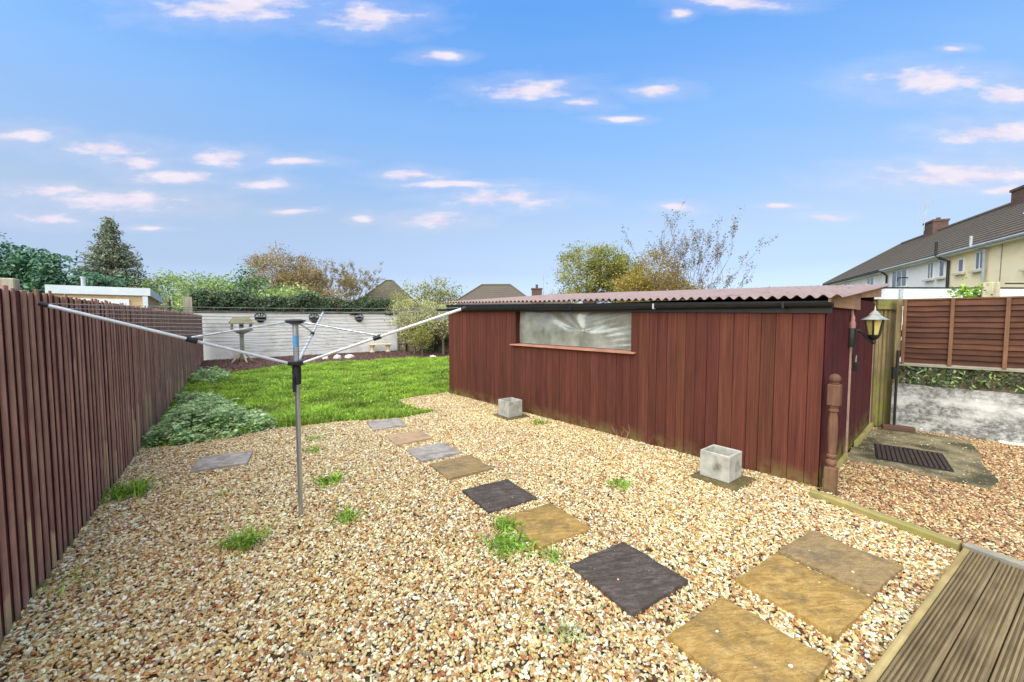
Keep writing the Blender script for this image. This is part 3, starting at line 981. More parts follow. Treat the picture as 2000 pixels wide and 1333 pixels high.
def wall_basket(lx, z, label):
    t = thing('wall_basket', label, 'wall basket', place(B0, BANG, lx, -0.02, z), BANG, 'black baskets on the white wall')
    # half round trough
    mb = MB()
    rows = [(0.10, -0.22), (0.17, -0.14), (0.22, -0.02), (0.24, 0.05), (0.225, 0.055), (0.20, -0.02)]
    n = 12
    V = []
    for r, zz in rows:
        for k in range(n + 1):
            th = math.pi * k / n
            V.append((r * math.cos(th), -r * 0.75 * math.sin(th), zz))
    Fq = [(i * (n + 1) + k, i * (n + 1) + k + 1, (i + 1) * (n + 1) + k + 1, (i + 1) * (n + 1) + k) for i in range(len(rows) - 1) for k in range(n)]
    mb.add(V, Fq)
    obj('trough', mb, M['black_metal'], t, smooth=True)
    obj('back_plate', MB().box(-0.235, 0.235, 0.0, 0.015, -0.10, 0.052), M['black_metal'], t)
    for s in (-1, 1):
        pts = [(s * 0.24 * math.cos(a), 0.0 - 0.004, 0.05 + 0.20 * math.sin(a)) for a in [0, .35, .7, 1.05, 1.4, 1.57]]
        obj('arch_bar', MB().tube(pts, 0.02, 6), M['black_metal'], t, smooth=True)
    obj('centre_bar', MB().tube([(0, -0.006, 0.02), (0, -0.006, 0.25)], 0.022, 6), M['black_metal'], t)
    for s in (-1, 1):
        obj('spoke', MB().tube([(s * 0.03, -0.006, 0.04), (s * 0.14, -0.006, 0.20)], 0.014, 6), M['black_metal'], t)
    return t


wall_basket(2.43, 1.94, 'black half-round wall basket just right of the bird table')
wall_basket(4.83, 1.92, 'black wall basket on the white wall behind the airer pole')
wall_basket(7.16, 1.95, 'black wall basket on the white wall nearest the stone bench')

# bird table
bt = thing('bird_table', 'grey-green wooden bird table with pitched roof before the white wall', 'bird table', (-11.80, 17.20, 0), R(38))
obj('post', MB().box(-0.075, 0.075, -0.075, 0.075, 0.12, 1.28), M['bird'], bt, bevel=0.006)
for k in range(4):
    a_ = k * math.pi / 2 + 0.3
    d_ = Vector((math.cos(a_), math.sin(a_), 0))
    obj('leg', MB().tube([d_ * 0.06 + Vector((0, 0, 0.42)), d_ * 0.42 + Vector((0, 0, 0.0))], 0.038, 4), M['bird_leg'], bt)
mb = MB()
mb.hexa([(-0.12, -0.12, 1.24), (0.12, -0.12, 1.24), (0.12, 0.12, 1.24), (-0.12, 0.12, 1.24), (-0.34, -0.30, 1.37), (0.34, -0.30, 1.37), (0.34, 0.30, 1.37), (-0.34, 0.30, 1.37)])
obj('tray_bracket', mb, M['bird'], bt)
obj('tray', MB().box(-0.40, 0.40, -0.34, 0.34, 1.372, 1.43), M['bird'], bt, bevel=0.006)
for sx in (-1, 1):
    for sy in (-1, 1):
        obj('roof_post', MB().box(sx * 0.34 - 0.035, sx * 0.34 + 0.035, sy * 0.27 - 0.03, sy * 0.27 + 0.03, 1.433, 1.72), M['bird'], bt)
obj('hopper_post', MB().box(-0.08, 0.08, -0.06, 0.06, 1.433, 1.74), M['bird'], bt)
for sy in (-1, 1):
    obj('roof_panel', MB().hexa([(-0.44, sy * 0.46, 1.68), (0.44, sy * 0.46, 1.68), (0.30, sy * 0.02, 1.93), (-0.30, sy * 0.02, 1.93),
                                 (-0.44, sy * 0.46, 1.71), (0.44, sy * 0.46, 1.71), (0.30, sy * 0.02, 1.965), (-0.30, sy * 0.02, 1.965)][::1]), M['bird_roof'], bt)
obj('gable_end', MB().yprism([(-0.30, 1.72), (0.30, 1.72), (0, 1.90)], -0.01, 0.01), M['bird_roof'], bt).rotation_euler = (0, 0, R(90))

# stone bench
bn = thing('stone_bench', 'small pale cast stone bench against the white wall', 'bench', (-7.55, 22.55, 0), BANG - R(12))
obj('seat', MB().box(-0.62, 0.62, -0.2, 0.2, 0.40, 0.48), M['bench'], bn, bevel=0.015)
for s in (-1, 1):
    obj('leg', MB().lathe([(0.15, 0.0), (0.15, 0.06), (0.09, 0.1), (0.08, 0.28), (0.15, 0.34), (0.16, 0.398)], 10, (s * 0.43, 0, 0)), M['bench'], bn, smooth=True)


def rock(name, loc, sx, sy, sz, mat, seed):
    bm = bmesh.new()
    bmesh.ops.create_icosphere(bm, subdivisions=3, radius=1.0)
    for v in bm.verts:
        k = 1 + 0.35 * mnoise.noise(v.co * 1.3 + Vector((seed * 3.1, 0, 0))) + 0.10 * mnoise.noise(v.co * 4 + Vector((seed, 2, 0)))
        v.co = Vector((v.co.x * sx * k, v.co.y * sy * k, max(-0.55 * sz, v.co.z * sz * k)))
    me = bpy.data.meshes.new(name)
    bm.to_mesh(me)
    bm.free()
    me.materials.append(mat)
    me.polygons.foreach_set('use_smooth', [True] * len(me.polygons))
    return link(name, me, None, loc, seed)


for k, (lx_, ly_, s_, lb) in enumerate([(-8.72, 18.35, 0.13, 'small white stone on the bed edge, leftmost of the bright trio'),
                                        (-8.30, 18.65, 0.18, 'largest white stone, in the middle of the trio on the bed edge'),
                                        (-7.86, 19.02, 0.17, 'flat white stone on the bed edge, rightmost of the bright trio'),
                                        (-9.55, 17.5, 0.11, 'small pale stone at the lawn edge left of the white trio'),
                                        (-3.9, 19.3, 0.15, 'pale flat stone at the lawn edge under the shrubs')]):
    tag(rock('stone', (lx_, ly_, 0.05), s_ * 1.15, s_, s_ * (0.75 if k != 4 else 0.4), M['stone'], k + 1.3), lb, 'stone')

# ------------------------------------------------------------------ stepping slabs
def slab(name, cx, cy, ang, w, d, top, mat, label, seed, cat='paving slab', tilt=(0, 0), th=0.045):
    n = 14
    V, Fq = [], []
    random.seed(seed)
    chips = [(random.uniform(0, 1), random.uniform(0.004, 0.014)) for _ in range(8)]
    for j in range(n + 1):
        for i_ in range(n + 1):
            u_, v_ = i_ / n, j / n
            px, py = (u_ - 0.5) * w, (v_ - 0.5) * d
            e = min(u_, 1 - u_, v_, 1 - v_)
            z = 0.010 * mnoise.noise(Vector((px * 3 + seed, py * 7, seed))) + 0.006 * mnoise.noise(Vector((px * 9, py * 14 + seed, 1)))
            if e == 0:
                wob = 0.006 * mnoise.noise(Vector((px * 14, py * 14, seed * 2.2)))
                px += wob if u_ in (0, 1) else 0
                py += wob if v_ in (0, 1) else 0
                z -= 0.006
            V.append((px, py, z))
    for j in range(n):
        for i_ in range(n):
            a_ = j * (n + 1) + i_
            Fq.append((a_, a_ + 1, a_ + n + 2, a_ + n + 1))
    ring = [i_ for i_ in range(n + 1)] + [j * (n + 1) + n for j in range(1, n + 1)] + [n * (n + 1) + i_ for i_ in range(n - 1, -1, -1)] + [j * (n + 1) for j in range(n - 1, 0, -1)]
    b0 = len(V)
    for k in ring:
        x_, y_, z_ = V[k]
        V.append((x_ * 1.012, y_ * 1.012, -th))
    m_ = len(ring)
    for k in range(m_):
        Fq.append((ring[(k + 1) % m_], ring[k], b0 + k, b0 + (k + 1) % m_))
    mb = MB().add(V, Fq)
    me = mb.mesh(name, mat, True)
    o = link(name, me, None, (cx, cy, top), 0)
    o.rotation_euler = (tilt[0], tilt[1], R(ang))
    return tag(o, label, cat, 'riven stepping slabs in the gravel')


SL = [(-3.72, 5.00, 27, .57, .57, 'slab_grey', 'lone light grey slab in the gravel left of the airer pole'),
      (-2.19, 6.80, 30, .56, .56, 'slab_grey', 'light grey slab touching the lawn at the far end of the path'),
      (-1.60, 6.02, 33, .56, .56, 'slab_pale', 'pale pinkish slab, second from the lawn end of the path'),
      (-1.085, 5.35, 36, .57, .56, 'slab_grey', 'blue-grey slab, third from the lawn end of the path'),
      (-0.637, 4.79, 34, .58, .57, 'slab_tan', 'tan brown slab, fourth from the lawn end of the path'),
      (-0.136, 4.01, 33, .56, .57, 'slab_dark', 'dark slate slab in the middle of the path'),
      (0.30, 3.44, 33, .56, .57, 'slab_gold', 'golden brown slab with a green weed growing at its left corner'),
      (0.823, 2.73, 32.5, .57, .58, 'slab_dark', 'large dark slate slab nearest the front of the path'),
      (1.953, 2.56, 32, .58, .58, 'slab_gold', 'mottled brown slab in the middle of the row of three by the deck'),
      (2.479, 2.90, 31, .58, .57, 'slab_tan', 'greyish tan slab, farthest of the row of three by the deck'),
      (1.290, 2.08, 33, .58, .58, 'slab_gold', 'orange-gold slab at the bottom edge, nearest of the three by the deck')]
for k, (cx_, cy_, an, w_, d_, mt, lb) in enumerate(SL):
    slab('paving_slab', cx_, cy_, an, w_, d_, 0.050 if k != 6 else 0.042, M[mt], lb, 3 + k * 5, tilt=(random.uniform(-.012, .012), random.uniform(-.012, .012)))
slab('base_slab', -0.02, 7.42, 36, .52, .52, 0.034, M['slab_base'], 'dark mossy slab under the farther concrete planter', 91, tilt=(0, 0))
slab('base_slab', 2.44, 4.47, 36, .52, .52, 0.034, M['slab_base'], 'dark mossy slab under the nearer concrete planter', 97, tilt=(0, 0))


def planter(cx, cy, ang, label, seed):
    w, h, tk = 0.165, 0.30, 0.028
    V = [(-w, -w, 0), (w, -w, 0), (w, w, 0), (-w, w, 0), (-w, -w, h), (w, -w, h), (w, w, h), (-w, w, h)]
    q = w - tk
    V += [(-q, -q, h), (q, -q, h), (q, q, h), (-q, q, h), (-q + .01, -q + .01, 0.10), (q - .01, -q + .01, 0.10), (q - .01, q - .01, 0.10), (-q + .01, q - .01, 0.10)]
    Fq = [(0, 3, 2, 1)] + [(i_, (i_ + 1) % 4, 4 + (i_ + 1) % 4, 4 + i_) for i_ in range(4)] + [(4 + i_, 4 + (i_ + 1) % 4, 8 + (i_ + 1) % 4, 8 + i_) for i_ in range(4)] \
        + [(8 + i_, 8 + (i_ + 1) % 4, 12 + (i_ + 1) % 4, 12 + i_) for i_ in range(4)] + [(12, 13, 14, 15)]
    t = thing('planter', label, 'planter', (cx, cy, 0.034), R(ang), 'square concrete planters by the shed')
    me = MB().add(V, Fq).mesh('pot', M['planter'])
    bevel_mesh(me, 0.008, 2)
    me.polygons.foreach_set('use_smooth', [False] * len(me.polygons))
    link('pot', me, t)
    obj('soil', MB().box(-q + .012, q - .012, -q + .012, q - .012, 0.11, 0.15), M['soil'], t)
    return t


planter(-0.035, 7.44, 38, 'empty pale concrete cube planter by the shed window end', 1)
planter(2.435, 4.515, 38, 'empty pale concrete cube planter nearest the turned post', 2)

# ------------------------------------------------------------------ the shed
# local x runs along the door end, local y along the long boarded side
SH = (3.3517, 4.2295)
SANG = R(41.49)
shed = thing('garden_shed', 'long red-brown boarded shed with corrugated roof and crumpled plastic window', 'shed', (SH[0], SH[1], 0), SANG)
SW, SLEN = 3.66, 7.37
def shp(x, y, z=0.0):
    return place(SH, SANG, x, y, z)
eb = lambda y: 1.92 + 0.0195 * y          # underside of the black gutter board
random.seed(21)
unit = bevel_mesh(MB().box(-0.011, 0.011, 0.0, 1.0, 0.0, 1.0).mesh('wall_board', M['shed']), 0.0)
ub = MB()
c_ = 0.022   # chamfer share across the unit width
ub.prism([(-0.011, c_), (-0.006, 0.0), (0.011, 0.0), (0.011, 1.0), (-0.006, 1.0), (-0.011, 1 - c_)], 0.0, 1.0)
unit = ub.mesh('wall_board', M['shed'])
WY0, WY1, WZ = 2.33, 4.95, 1.335
edges = [0.0]
for tgt in (WY0, WY1, SLEN):
    a_ = edges[-1]
    nbd = max(1, round((tgt - a_) / 0.146))
    ws = np.array([random.uniform(0.8, 1.2) for _ in range(nbd)])
    ws = ws / ws.sum() * (tgt - a_)
    for w_ in ws:
        edges.append(edges[-1] + w_)
for k in range(len(edges) - 1):
    y0, y1 = edges[k], edges[k + 1]
    ym = (y0 + y1) / 2
    zt = WZ if WY0 < ym < WY1 else eb(ym) + 0.09
    zb = random.uniform(-0.01, 0.0)
    o = link('wall_board', unit, shed, (random.uniform(-0.0025, 0.0025), y0 + 0.0015, zb), scale=(1, y1 - y0 - 0.003, zt - zb))
# carcass behind the boards
obj('wall_frame', MB().box(0.0125, 0.05, 0.004, WY0 - .03, 0.02, 2.0).box(0.0125, 0.05, WY0 - .03, WY1 + .03, 0.02, WZ - 0.02).box(0.0125, 0.05, WY1 + .03, SLEN - .004, 0.02, 2.1), M['jamb'], shed)
obj('rear_wall', MB().box(SW - 0.03, SW, 0.004, SLEN - .004, 0.0, 2.30), M['jamb'], shed)
obj('far_end_wall', MB().box(0.052, SW - 0.031, SLEN - 0.03, SLEN, 0.0, 2.18), M['jamb'], shed)
obj('corner_post', MB().box(-0.004, 0.06, SLEN + 0.002, SLEN + 0.05, 0.0, 2.12), M['fboard'], shed)
obj('interior_panel', MB().box(0.40, 0.43, WY0 - .3, WY1 + .3, 1.1, 2.1), M['jamb'], shed)
# window
win = obj('window', MB().box(0.013, 0.14, WY1, WY1 + 0.028, WZ, 2.06).box(0.013, 0.14, WY0 - 0.028, WY0, WZ, 2.02).box(0.10, 0.14, WY0 + .001, WY1 - .001, WZ + 0.0, WZ + 0.045), M['jamb'], shed)
ny, nz_ = 120, 36
cy_, cz_ = 3.36, 1.66
V = []
for j in range(nz_ + 1):
    for i_ in range(ny + 1):
        y = WY0 + (WY1 - WY0) * i_ / ny
        z = WZ + 0.02 + (2.02 - WZ - 0.02) * j / nz_
        dy, dz = y - cy_, z - cz_
        r_ = math.hypot(dy, dz * 1.6)
        an = math.atan2(dz * 1.8, dy)
        f_ = math.exp(-r_ * 1.4) * min(1.0, r_ * 5)
        wob_ = 1.6 * mnoise.noise(Vector((y * 1.1, z * 2.2, 5.0)))
        hgt = 0.026 * math.sin(an * 3 + wob_ * 2) * f_ + 0.013 * math.sin(an * 7 + wob_ * 4) * f_
        hgt += 0.0035 * math.sin((z * 70 + y * 14) + 3 * wob_) * math.exp(-((y - 2.75) / 0.5) ** 2)
        hgt += 0.05 * max(0.0, (z - 1.60) + 0.16 * (y - 3.36)) * math.exp(-((y - 3.6) / 0.7) ** 2)
        hgt += 0.008 * math.sin(y * 34 + z * 20) * math.exp(-((y - 4.2) / 0.45) ** 2) * math.exp(-((z - 1.5) / 0.16) ** 2) * 0.9
        hgt += 0.020 * mnoise.noise(Vector((y * 1.8, z * 3.0, 0.3))) - 0.03 * math.exp(-r_ * 4)
        V.append((0.115 + hgt, y, z))
Fq = [(j * (ny + 1) + i_, (j + 1) * (ny + 1) + i_, (j + 1) * (ny + 1) + i_ + 1, j * (ny + 1) + i_ + 1) for j in range(nz_) for i_ in range(ny)]
tag(obj('polythene_pane', MB().add(V, Fq), M['polythene'], win, smooth=True), 'crumpled cloudy plastic sheet')
obj('sill', MB().hexa([(-0.075, WY0 - 0.09, WZ + .003), (0.11, WY0 - 0.09, WZ + .012), (0.11, WY1 + 0.10, WZ + .012), (-0.075, WY1 + 0.10, WZ + .003),
                       (-0.075, WY0 - 0.09, WZ + .025), (0.11, WY0 - 0.09, WZ + .038), (0.11, WY1 + 0.10, WZ + .038), (-0.075, WY1 + 0.10, WZ + .025)]), M['sill'], shed)
# fascia and gutter
obj('fascia', MB().hexa([(-0.040, -0.06, eb(0)), (-0.0135, -0.06, eb(0)), (-0.0135, SLEN + .1, eb(SLEN)), (-0.040, SLEN + .1, eb(SLEN)),
                         (-0.040, -0.06, 2.05), (-0.0135, -0.06, 2.05), (-0.0135, SLEN + .1, 2.22), (-0.040, SLEN + .1, 2.22)]), M['black_paint'], shed)
prof = [(-0.041 - 0.052 + 0.052 * math.cos(a_), -0.052 * math.sin(a_)) for a_ in [math.pi * k / 8 for k in range(9)]]
prof_in = [(-0.041 - 0.052 + 0.046 * math.cos(a_), -0.046 * math.sin(a_)) for a_ in [math.pi * k / 8 for k in range(9)]][::-1]
pp = prof + prof_in
gz = lambda y: 2.035 + 0.0150 * y
V = [(x_, -0.08, z_ + gz(-0.08)) for x_, z_ in pp] + [(x_, SLEN + 0.42, z_ + gz(SLEN) - 0.03) for x_, z_ in pp]
n_ = len(pp)
obj('gutter', MB().add(V, [((k + 1) % n_, k, n_ + k, n_ + (k + 1) % n_) for k in range(n_)] + [tuple(range(n_)), tuple(range(n_, 2 * n_))[::-1]]), M['black_paint'], shed)
for y in (0.35, 1.9, 3.4, 4.9, 6.6):
    obj('gutter_bracket', MB().box(-0.150, -0.0405, y - 0.012, y + 0.012, gz(y) - 0.062, gz(y) - 0.0535).box(-0.152, -0.1465, y - 0.012, y + 0.012, gz(y) - 0.0534, gz(y) + 0.012), M['black_paint'] if y != 1.9 else M['gutter_grey'], shed)
# corrugated roof sheets
PER = 0.115
rz_ = lambda x, y: 2.085 + 0.0235 * y + 0.0875 * (x + 0.10)
shw = PER * 8
ns = 8
y = -0.16
k = 0
while y < SLEN + 0.05:
    y1 = min(y + shw, SLEN + 0.12)
    cols = max(8, int(round((y1 + 0.03 - y) / PER * 8)))
    xs = [-0.13, 0.4, 1.3, 2.2, 3.1, 3.92]
    V, Fq = [], []
    off = 0.004 * (k % 2)
    for lay in (0, 1):
        for i_, x_ in enumerate(xs):
            for j in range(cols + 1):
                yy = y + (y1 + 0.03 - y) * j / cols
                wv = 0.019 * math.cos(2 * math.pi * yy / PER)
                sag = 0.006 * mnoise.noise(Vector((x_ * 0.7, yy * 0.5, 2.0)))
                V.append((x_, yy, rz_(x_, yy) + wv + sag + off - (0.007 if lay else 0.0) + 0.018))
    m_ = (cols + 1)
    tot = len(xs) * m_
    for i_ in range(len(xs) - 1):
        for j in range(cols):
            a_ = i_ * m_ + j
            Fq.append((a_, a_ + m_, a_ + m_ + 1, a_ + 1))
            Fq.append((tot + a_, tot + a_ + 1, tot + a_ + m_ + 1, tot + a_ + m_))
    for j in range(cols):
        Fq.append((j, j + 1, tot + j + 1, tot + j))
        b_ = (len(xs) - 1) * m_ + j
        Fq.append((b_ + 1, b_, tot + b_, tot + b_ + 1))
    for i_ in range(len(xs) - 1):
        a_ = i_ * m_
        Fq.append((a_ + m_, a_, tot + a_, tot + a_ + m_))
        a_ += cols
        Fq.append((a_, a_ + m_, tot + a_ + m_, tot + a_))
    obj('roof_sheet', MB().add(V, Fq), M['roof_sheet'], shed, smooth=True)
    y += shw
    k += 1
# door end
fl = bevel_mesh(MB().box(-0.033, 0.033, -0.016, 0.0, 0.0, 1.985).mesh('end_board', M['shed_end']), 0.005)
x = 0.05
while x < 1.40:
    link('end_board', fl, shed, (x, -0.002 + random.uniform(-.002, .002), 0.02))
    x += 0.071
obj('end_backing', MB().box(0.014, 1.44, 0.0005, 0.003, 0.0, 2.02), M['jamb'], shed)
door = obj('door', MB().box(1.50, 3.60, -0.004, 0.030, 0.05, 2.14), M['shed_end'], shed)
db = bevel_mesh(MB().box(-0.0485, 0.0485, -0.012, 0.0, 0.055, 2.13).mesh('door_board', M['shed_end']), 0.004)
x = 1.555
while x < 3.56:
    link('door_board', db, door, (x, -0.0045, 0))
    x += 0.0995
obj('edge_strip', MB().box(1.445, 1.488, -0.035, 0.0, 0.02, 2.0), M['pale_strip'], shed, bevel=0.003)
obj('hinge_post', MB().box(3.603, 3.66, -0.02, 0.02, 0.0, 2.15), M['pale_strip'], shed)
obj('plinth', MB().box(0.06, 1.40, -0.055, -0.022, -0.02, 0.09).box(2.1, 3.64, -0.06, -0.022, -0.02, 0.10), M['edging'], shed)
rl = lambda x, y=-0.05: rz_(x, y) - 0.004
obj('barge_board', MB().yprism([(-0.09, 2.02), (0.14, 1.985), (1.78, 1.985), (1.78, rl(1.78)), (-0.09, rl(-0.09))], -0.06, -0.037), M['barge'], shed)
obj('barge_board', MB().yprism([(1.783, 2.150), (3.86, 2.235), (3.86, rl(3.86)), (1.783, rl(1.783))], -0.062, -0.037), M['barge'], shed)
# hasp and padlock on the door edge
hasp = obj('hasp', MB().box(1.47, 1.62, -0.048, -0.036, 1.33, 1.37).box(1.46, 1.50, -0.060, -0.0485, 1.30, 1.42), M['black_metal'], shed)
obj('padlock', MB().box(1.52, 1.60, -0.095, -0.050, 1.17, 1.29), M['black_metal'], hasp, bevel=0.008)
obj('shackle', MB().tube([(1.535, -0.07, 1.285), (1.535, -0.07, 1.35), (1.56, -0.07, 1.375), (1.585, -0.07, 1.35), (1.585, -0.07, 1.285)], 0.007, 6), M['brass'], hasp)

# hose loop hanging at the far corner
pts = [(-0.02, SLEN + 0.06, 0.62), (-0.10, SLEN + 0.14, 0.60), (-0.15, SLEN + 0.20, 0.50), (-0.12, SLEN + 0.17, 0.40), (-0.02, SLEN + 0.07, 0.36)]
o = obj('cable_loop', MB().tube(pts, 0.010, 6), M['black_plastic'], None, (SH[0], SH[1], 0), SANG, smooth=True)
tag(o, 'thin black cable loop sticking out of the far shed corner', 'cable')

# wall lamp on the door end
lamp = thing('wall_lantern', 'black carriage lantern with yellowed panes on a curved arm by the shed door', 'lamp', shp(1.33, -0.018, 0), SANG)
obj('back_plate', MB().lathe([(0.045, 0.0), (0.055, 0.02), (0.05, 0.12), (0.055, 0.22), (0.045, 0.24)], 10, (0, -0.02, 1.50)), M['lamp_black'], lamp, smooth=True)
obj('finial', MB().lathe([(0.032, 0.0), (0.036, 0.06), (0.022, 0.10), (0.026, 0.13), (0.006, 0.19)], 10, (0, -0.03, 1.742)), M['pink'], lamp, smooth=True)
arm = [(0, -0.05, 1.70), (0.01, -0.09, 1.715), (0.02, -0.13, 1.68), (0.03, -0.17, 1.62), (0.03, -0.21, 1.585), (0.03, -0.235, 1.585)]
obj('arm', MB().tube(arm, [0.022, 0.02, 0.017, 0.015, 0.016, 0.02], 8), M['lamp_black'], lamp, smooth=True)
LC = (0.03, -0.235)
obj('base_cup', MB().lathe([(0.012, 0.0), (0.025, 0.02), (0.02, 0.05), (0.040, 0.07), (0.060, 0.10), (0.062, 0.115)], 12, (LC[0], LC[1], 1.545)), M['lamp_black'], lamp, smooth=True)
for k in range(6):
    a0, a1 = k * math.pi / 3, (k + 1) * math.pi / 3
    r0, r1, z0, z1 = 0.056, 0.090, 1.662, 1.842
    p = lambda r_, a_, z_: (LC[0] + r_ * math.cos(a_), LC[1] + r_ * math.sin(a_), z_)
    obj('pane', MB().add([p(r0, a0, z0), p(r0, a1, z0), p(r1, a1, z1), p(r1, a0, z1)], [(0, 1, 2, 3)]), M['lamp_glass'], lamp)
    obj('bar', MB().tube([p(r0 + .003, a0, z0 - .004), p(r1 + .003, a0, z1 + .004)], 0.010, 6), M['lamp_black'], lamp)
obj('lamp_roof', MB().lathe([(0.130, 0.0), (0.135, 0.006), (0.09, 0.030), (0.055, 0.058), (0.048, 0.085), (0.034, 0.092), (0.030, 0.105), (0.012, 0.115), (0.009, 0.135), (0.002, 0.18)], 18, (LC[0], LC[1], 1.847)), M['lamp_roof'], lamp, smooth=True)

# turned newel post at the corner
nw = thing('newel_post', 'turned stair newel post with ball top standing at the shed corner', 'post', (3.395, 4.115, 0), SANG - R(4))
q = 0.052
obj('base_block', MB().box(-q, q, -q, q, -0.03, 0.285), M['newel'], nw, bevel=0.006)
obj('turned_shaft', MB().lathe([(0.046, 0.286), (0.030, 0.298), (0.046, 0.315), (0.050, 0.34), (0.044, 0.365), (0.032, 0.375), (0.034, 0.39), (0.044, 0.40), (0.045, 0.418), (0.033, 0.428), (0.035, 0.47), (0.041, 0.58), (0.043, 0.70), (0.038, 0.82), (0.030, 0.875), (0.042, 0.887), (0.043, 0.905), (0.034, 0.915), (0.042, 0.944)], 18), M['newel'], nw, smooth=True)
obj('top_block', MB().box(-q, q, -q, q, 0.946, 1.175), M['newel'], nw, bevel=0.010)
bp_ = [(0.030, 1.176), (0.040, 1.182)] + [(0.052 * math.cos(a_), 1.232 + 0.052 * math.sin(a_)) for a_ in np.linspace(-0.85, 1.5, 9)]
obj('ball', MB().lathe(bp_, 18), M['newel'], nw, smooth=True)

# ------------------------------------------------------------------ mossy infill between shed and wall
gf = thing('infill_panel', 'narrow mossy slatted panel between the shed door and white wall', 'fence panel', (6.13, 6.74, 0), R(14))
for k in range(4):
    obj('slat', MB().box(0.015 + k * 0.088, 0.075 + k * 0.088, -0.012 - 0.01 * (k % 2), 0.012, 0.0, 2.02), M['mossy'], gf, bevel=0.004)
obj('post', MB().box(0.385, 0.485, -0.02, 0.08, 0.0, 2.02), M['mossy'], gf, bevel=0.006)
obj('post', MB().box(0.488, 0.67, 0.002, 0.08, 0.0, 2.02), M['mossy'], gf, bevel=0.006)
obj('beam', MB().box(0.06, 0.62, -0.06, 0.10, 2.022, 2.20), M['mossy_beam'], gf, bevel=0.01)
obj('backing', MB().box(0.0, 0.5, 0.014, 0.02, 0.0, 2.02), M['fboard'], gf)

WANG = math.atan2(-0.69507, 0.71895)
W0 = (6.50, 6.66)
lw = thing('low_wall', 'low white painted retaining wall with black weather stains', 'wall', (W0[0], W0[1], 0), WANG)
V, Fq = [], []
nx_ = 40
for k in range(nx_ + 1):
    x_ = -0.02 + 3.4 * k / nx_
    tp = 0.775 - 0.012 * x_ + 0.008 * mnoise.noise(Vector((x_ * 3, 0, 0)))
    fr = 0.012 * mnoise.noise(Vector((x_ * 2, 1, 0)))
    V += [(x_, -fr - 0.01, -0.03), (x_, fr, tp), (x_, 0.24, tp), (x_, 0.24, -0.03)]
for k in range(nx_):
    b_ = 4 * k
    for s_ in range(4):
        Fq.append((b_ + s_, b_ + (s_ + 1) % 4, b_ + 4 + (s_ + 1) % 4, b_ + 4 + s_))
Fq += [(0, 3, 2, 1), (4 * nx_, 4 * nx_ + 1, 4 * nx_ + 2, 4 * nx_ + 3)]
obj('wall_face', MB().add(V, Fq), M['wall_stained'], lw)
me = lw.children[0].data
bm = bmesh.new(); bm.from_mesh(me); bmesh.ops.recalc_face_normals(bm, faces=bm.faces); bm.to_mesh(me); bm.free()
obj('footing_strip', MB().box(1.15, 2.4, -0.10, -0.012, -0.02, 0.035), M['render_white'], lw)

lp = thing('lap_fence_panel', 'red-brown overlapping board fence panel above the stained wall', 'fence panel', (W0[0], W0[1], 0), WANG)
# ragged lower edge
lv = []
nseg = 44
V, Fq = [], []
for k in range(nseg + 1):
    x_ = 0.06 + 3.30 * k / nseg
    e_ = 0.006 * mnoise.noise(Vector((x_ * 4, 0.4, 0)))
    V += [(x_, -0.010, e_), (x_, 0.004, e_), (x_, 0.037, 0.112), (x_, 0.026, 0.112)]
for k in range(nseg):
    b_ = 4 * k
    for s_ in range(4):
        Fq.append((b_ + s_, b_ + 4 + s_, b_ + 4 + (s_ + 1) % 4, b_ + (s_ + 1) % 4))
lme = MB().add(V, Fq).mesh('lap_board', M['lap'])
for k in range(12):
    link('lap_board', lme, lp, (random.uniform(-.01, .01), random.uniform(-.002, .002), 1.135 + k * 0.0855))
for x_ in (0.085, 0.615, 1.165, 1.72, 2.27, 2.82, 3.33):
    obj('batten', MB().box(x_ - 0.022, x_ + 0.022, -0.034, -0.0125, 1.12, 2.185), M['lap_batten'], lp, bevel=0.003)
obj('end_post', MB().box(-0.02, 0.055, 0.0, 0.09, 0.76, 2.20), M['mossy'], lp, bevel=0.008)
obj('top_rail', MB().box(0.058, 3.37, -0.004, 0.045, 2.172, 2.195), M['lap_batten'], lp)
obj('bottom_rail', MB().box(0.05, 3.37, -0.012, 0.045, 1.108, 1.133), M['grey_edging'], lp)
obj('gravel_board', MB().box(0.03, 3.38, 0.05, 0.10, 0.76, 1.10), M['greyboard'], lp)
obj('ledge', MB().box(0.03, 3.38, -0.03, 0.10, 1.085, 1.106), M['grey_edging'], lp)

n = 1100
lx = rng.uniform(0.05, 3.35, n)
lz = 0.78 + rng.uniform(0, 1, n) ** 0.9 * 0.30
P = np.column_stack([lx, rng.uniform(-0.02, 0.045, n) - 0.02, lz])
iv2 = thing('ivy', 'leafy green ivy trailing in the slot between lap panel and stained wall', 'ivy', (W0[0], W0[1], 0), WANG)
link('foliage', leaf_mesh('foliage', P, 0.066, M['ivy'], up=0.1, aspect=0.45, N=np.array([0, -0.8, 0.1])), iv2)
n = 260
P = np.column_stack([rng.uniform(0.05, 3.35, n), rng.uniform(-0.05, 0.0, n), 0.78 + rng.uniform(0, 0.27, n)])
link('pale_leaf', leaf_mesh('pale_leaf', P, 0.075, M['bamboo'], up=0.1, aspect=0.3, N=np.array([0, -0.8, 0.1])), iv2)

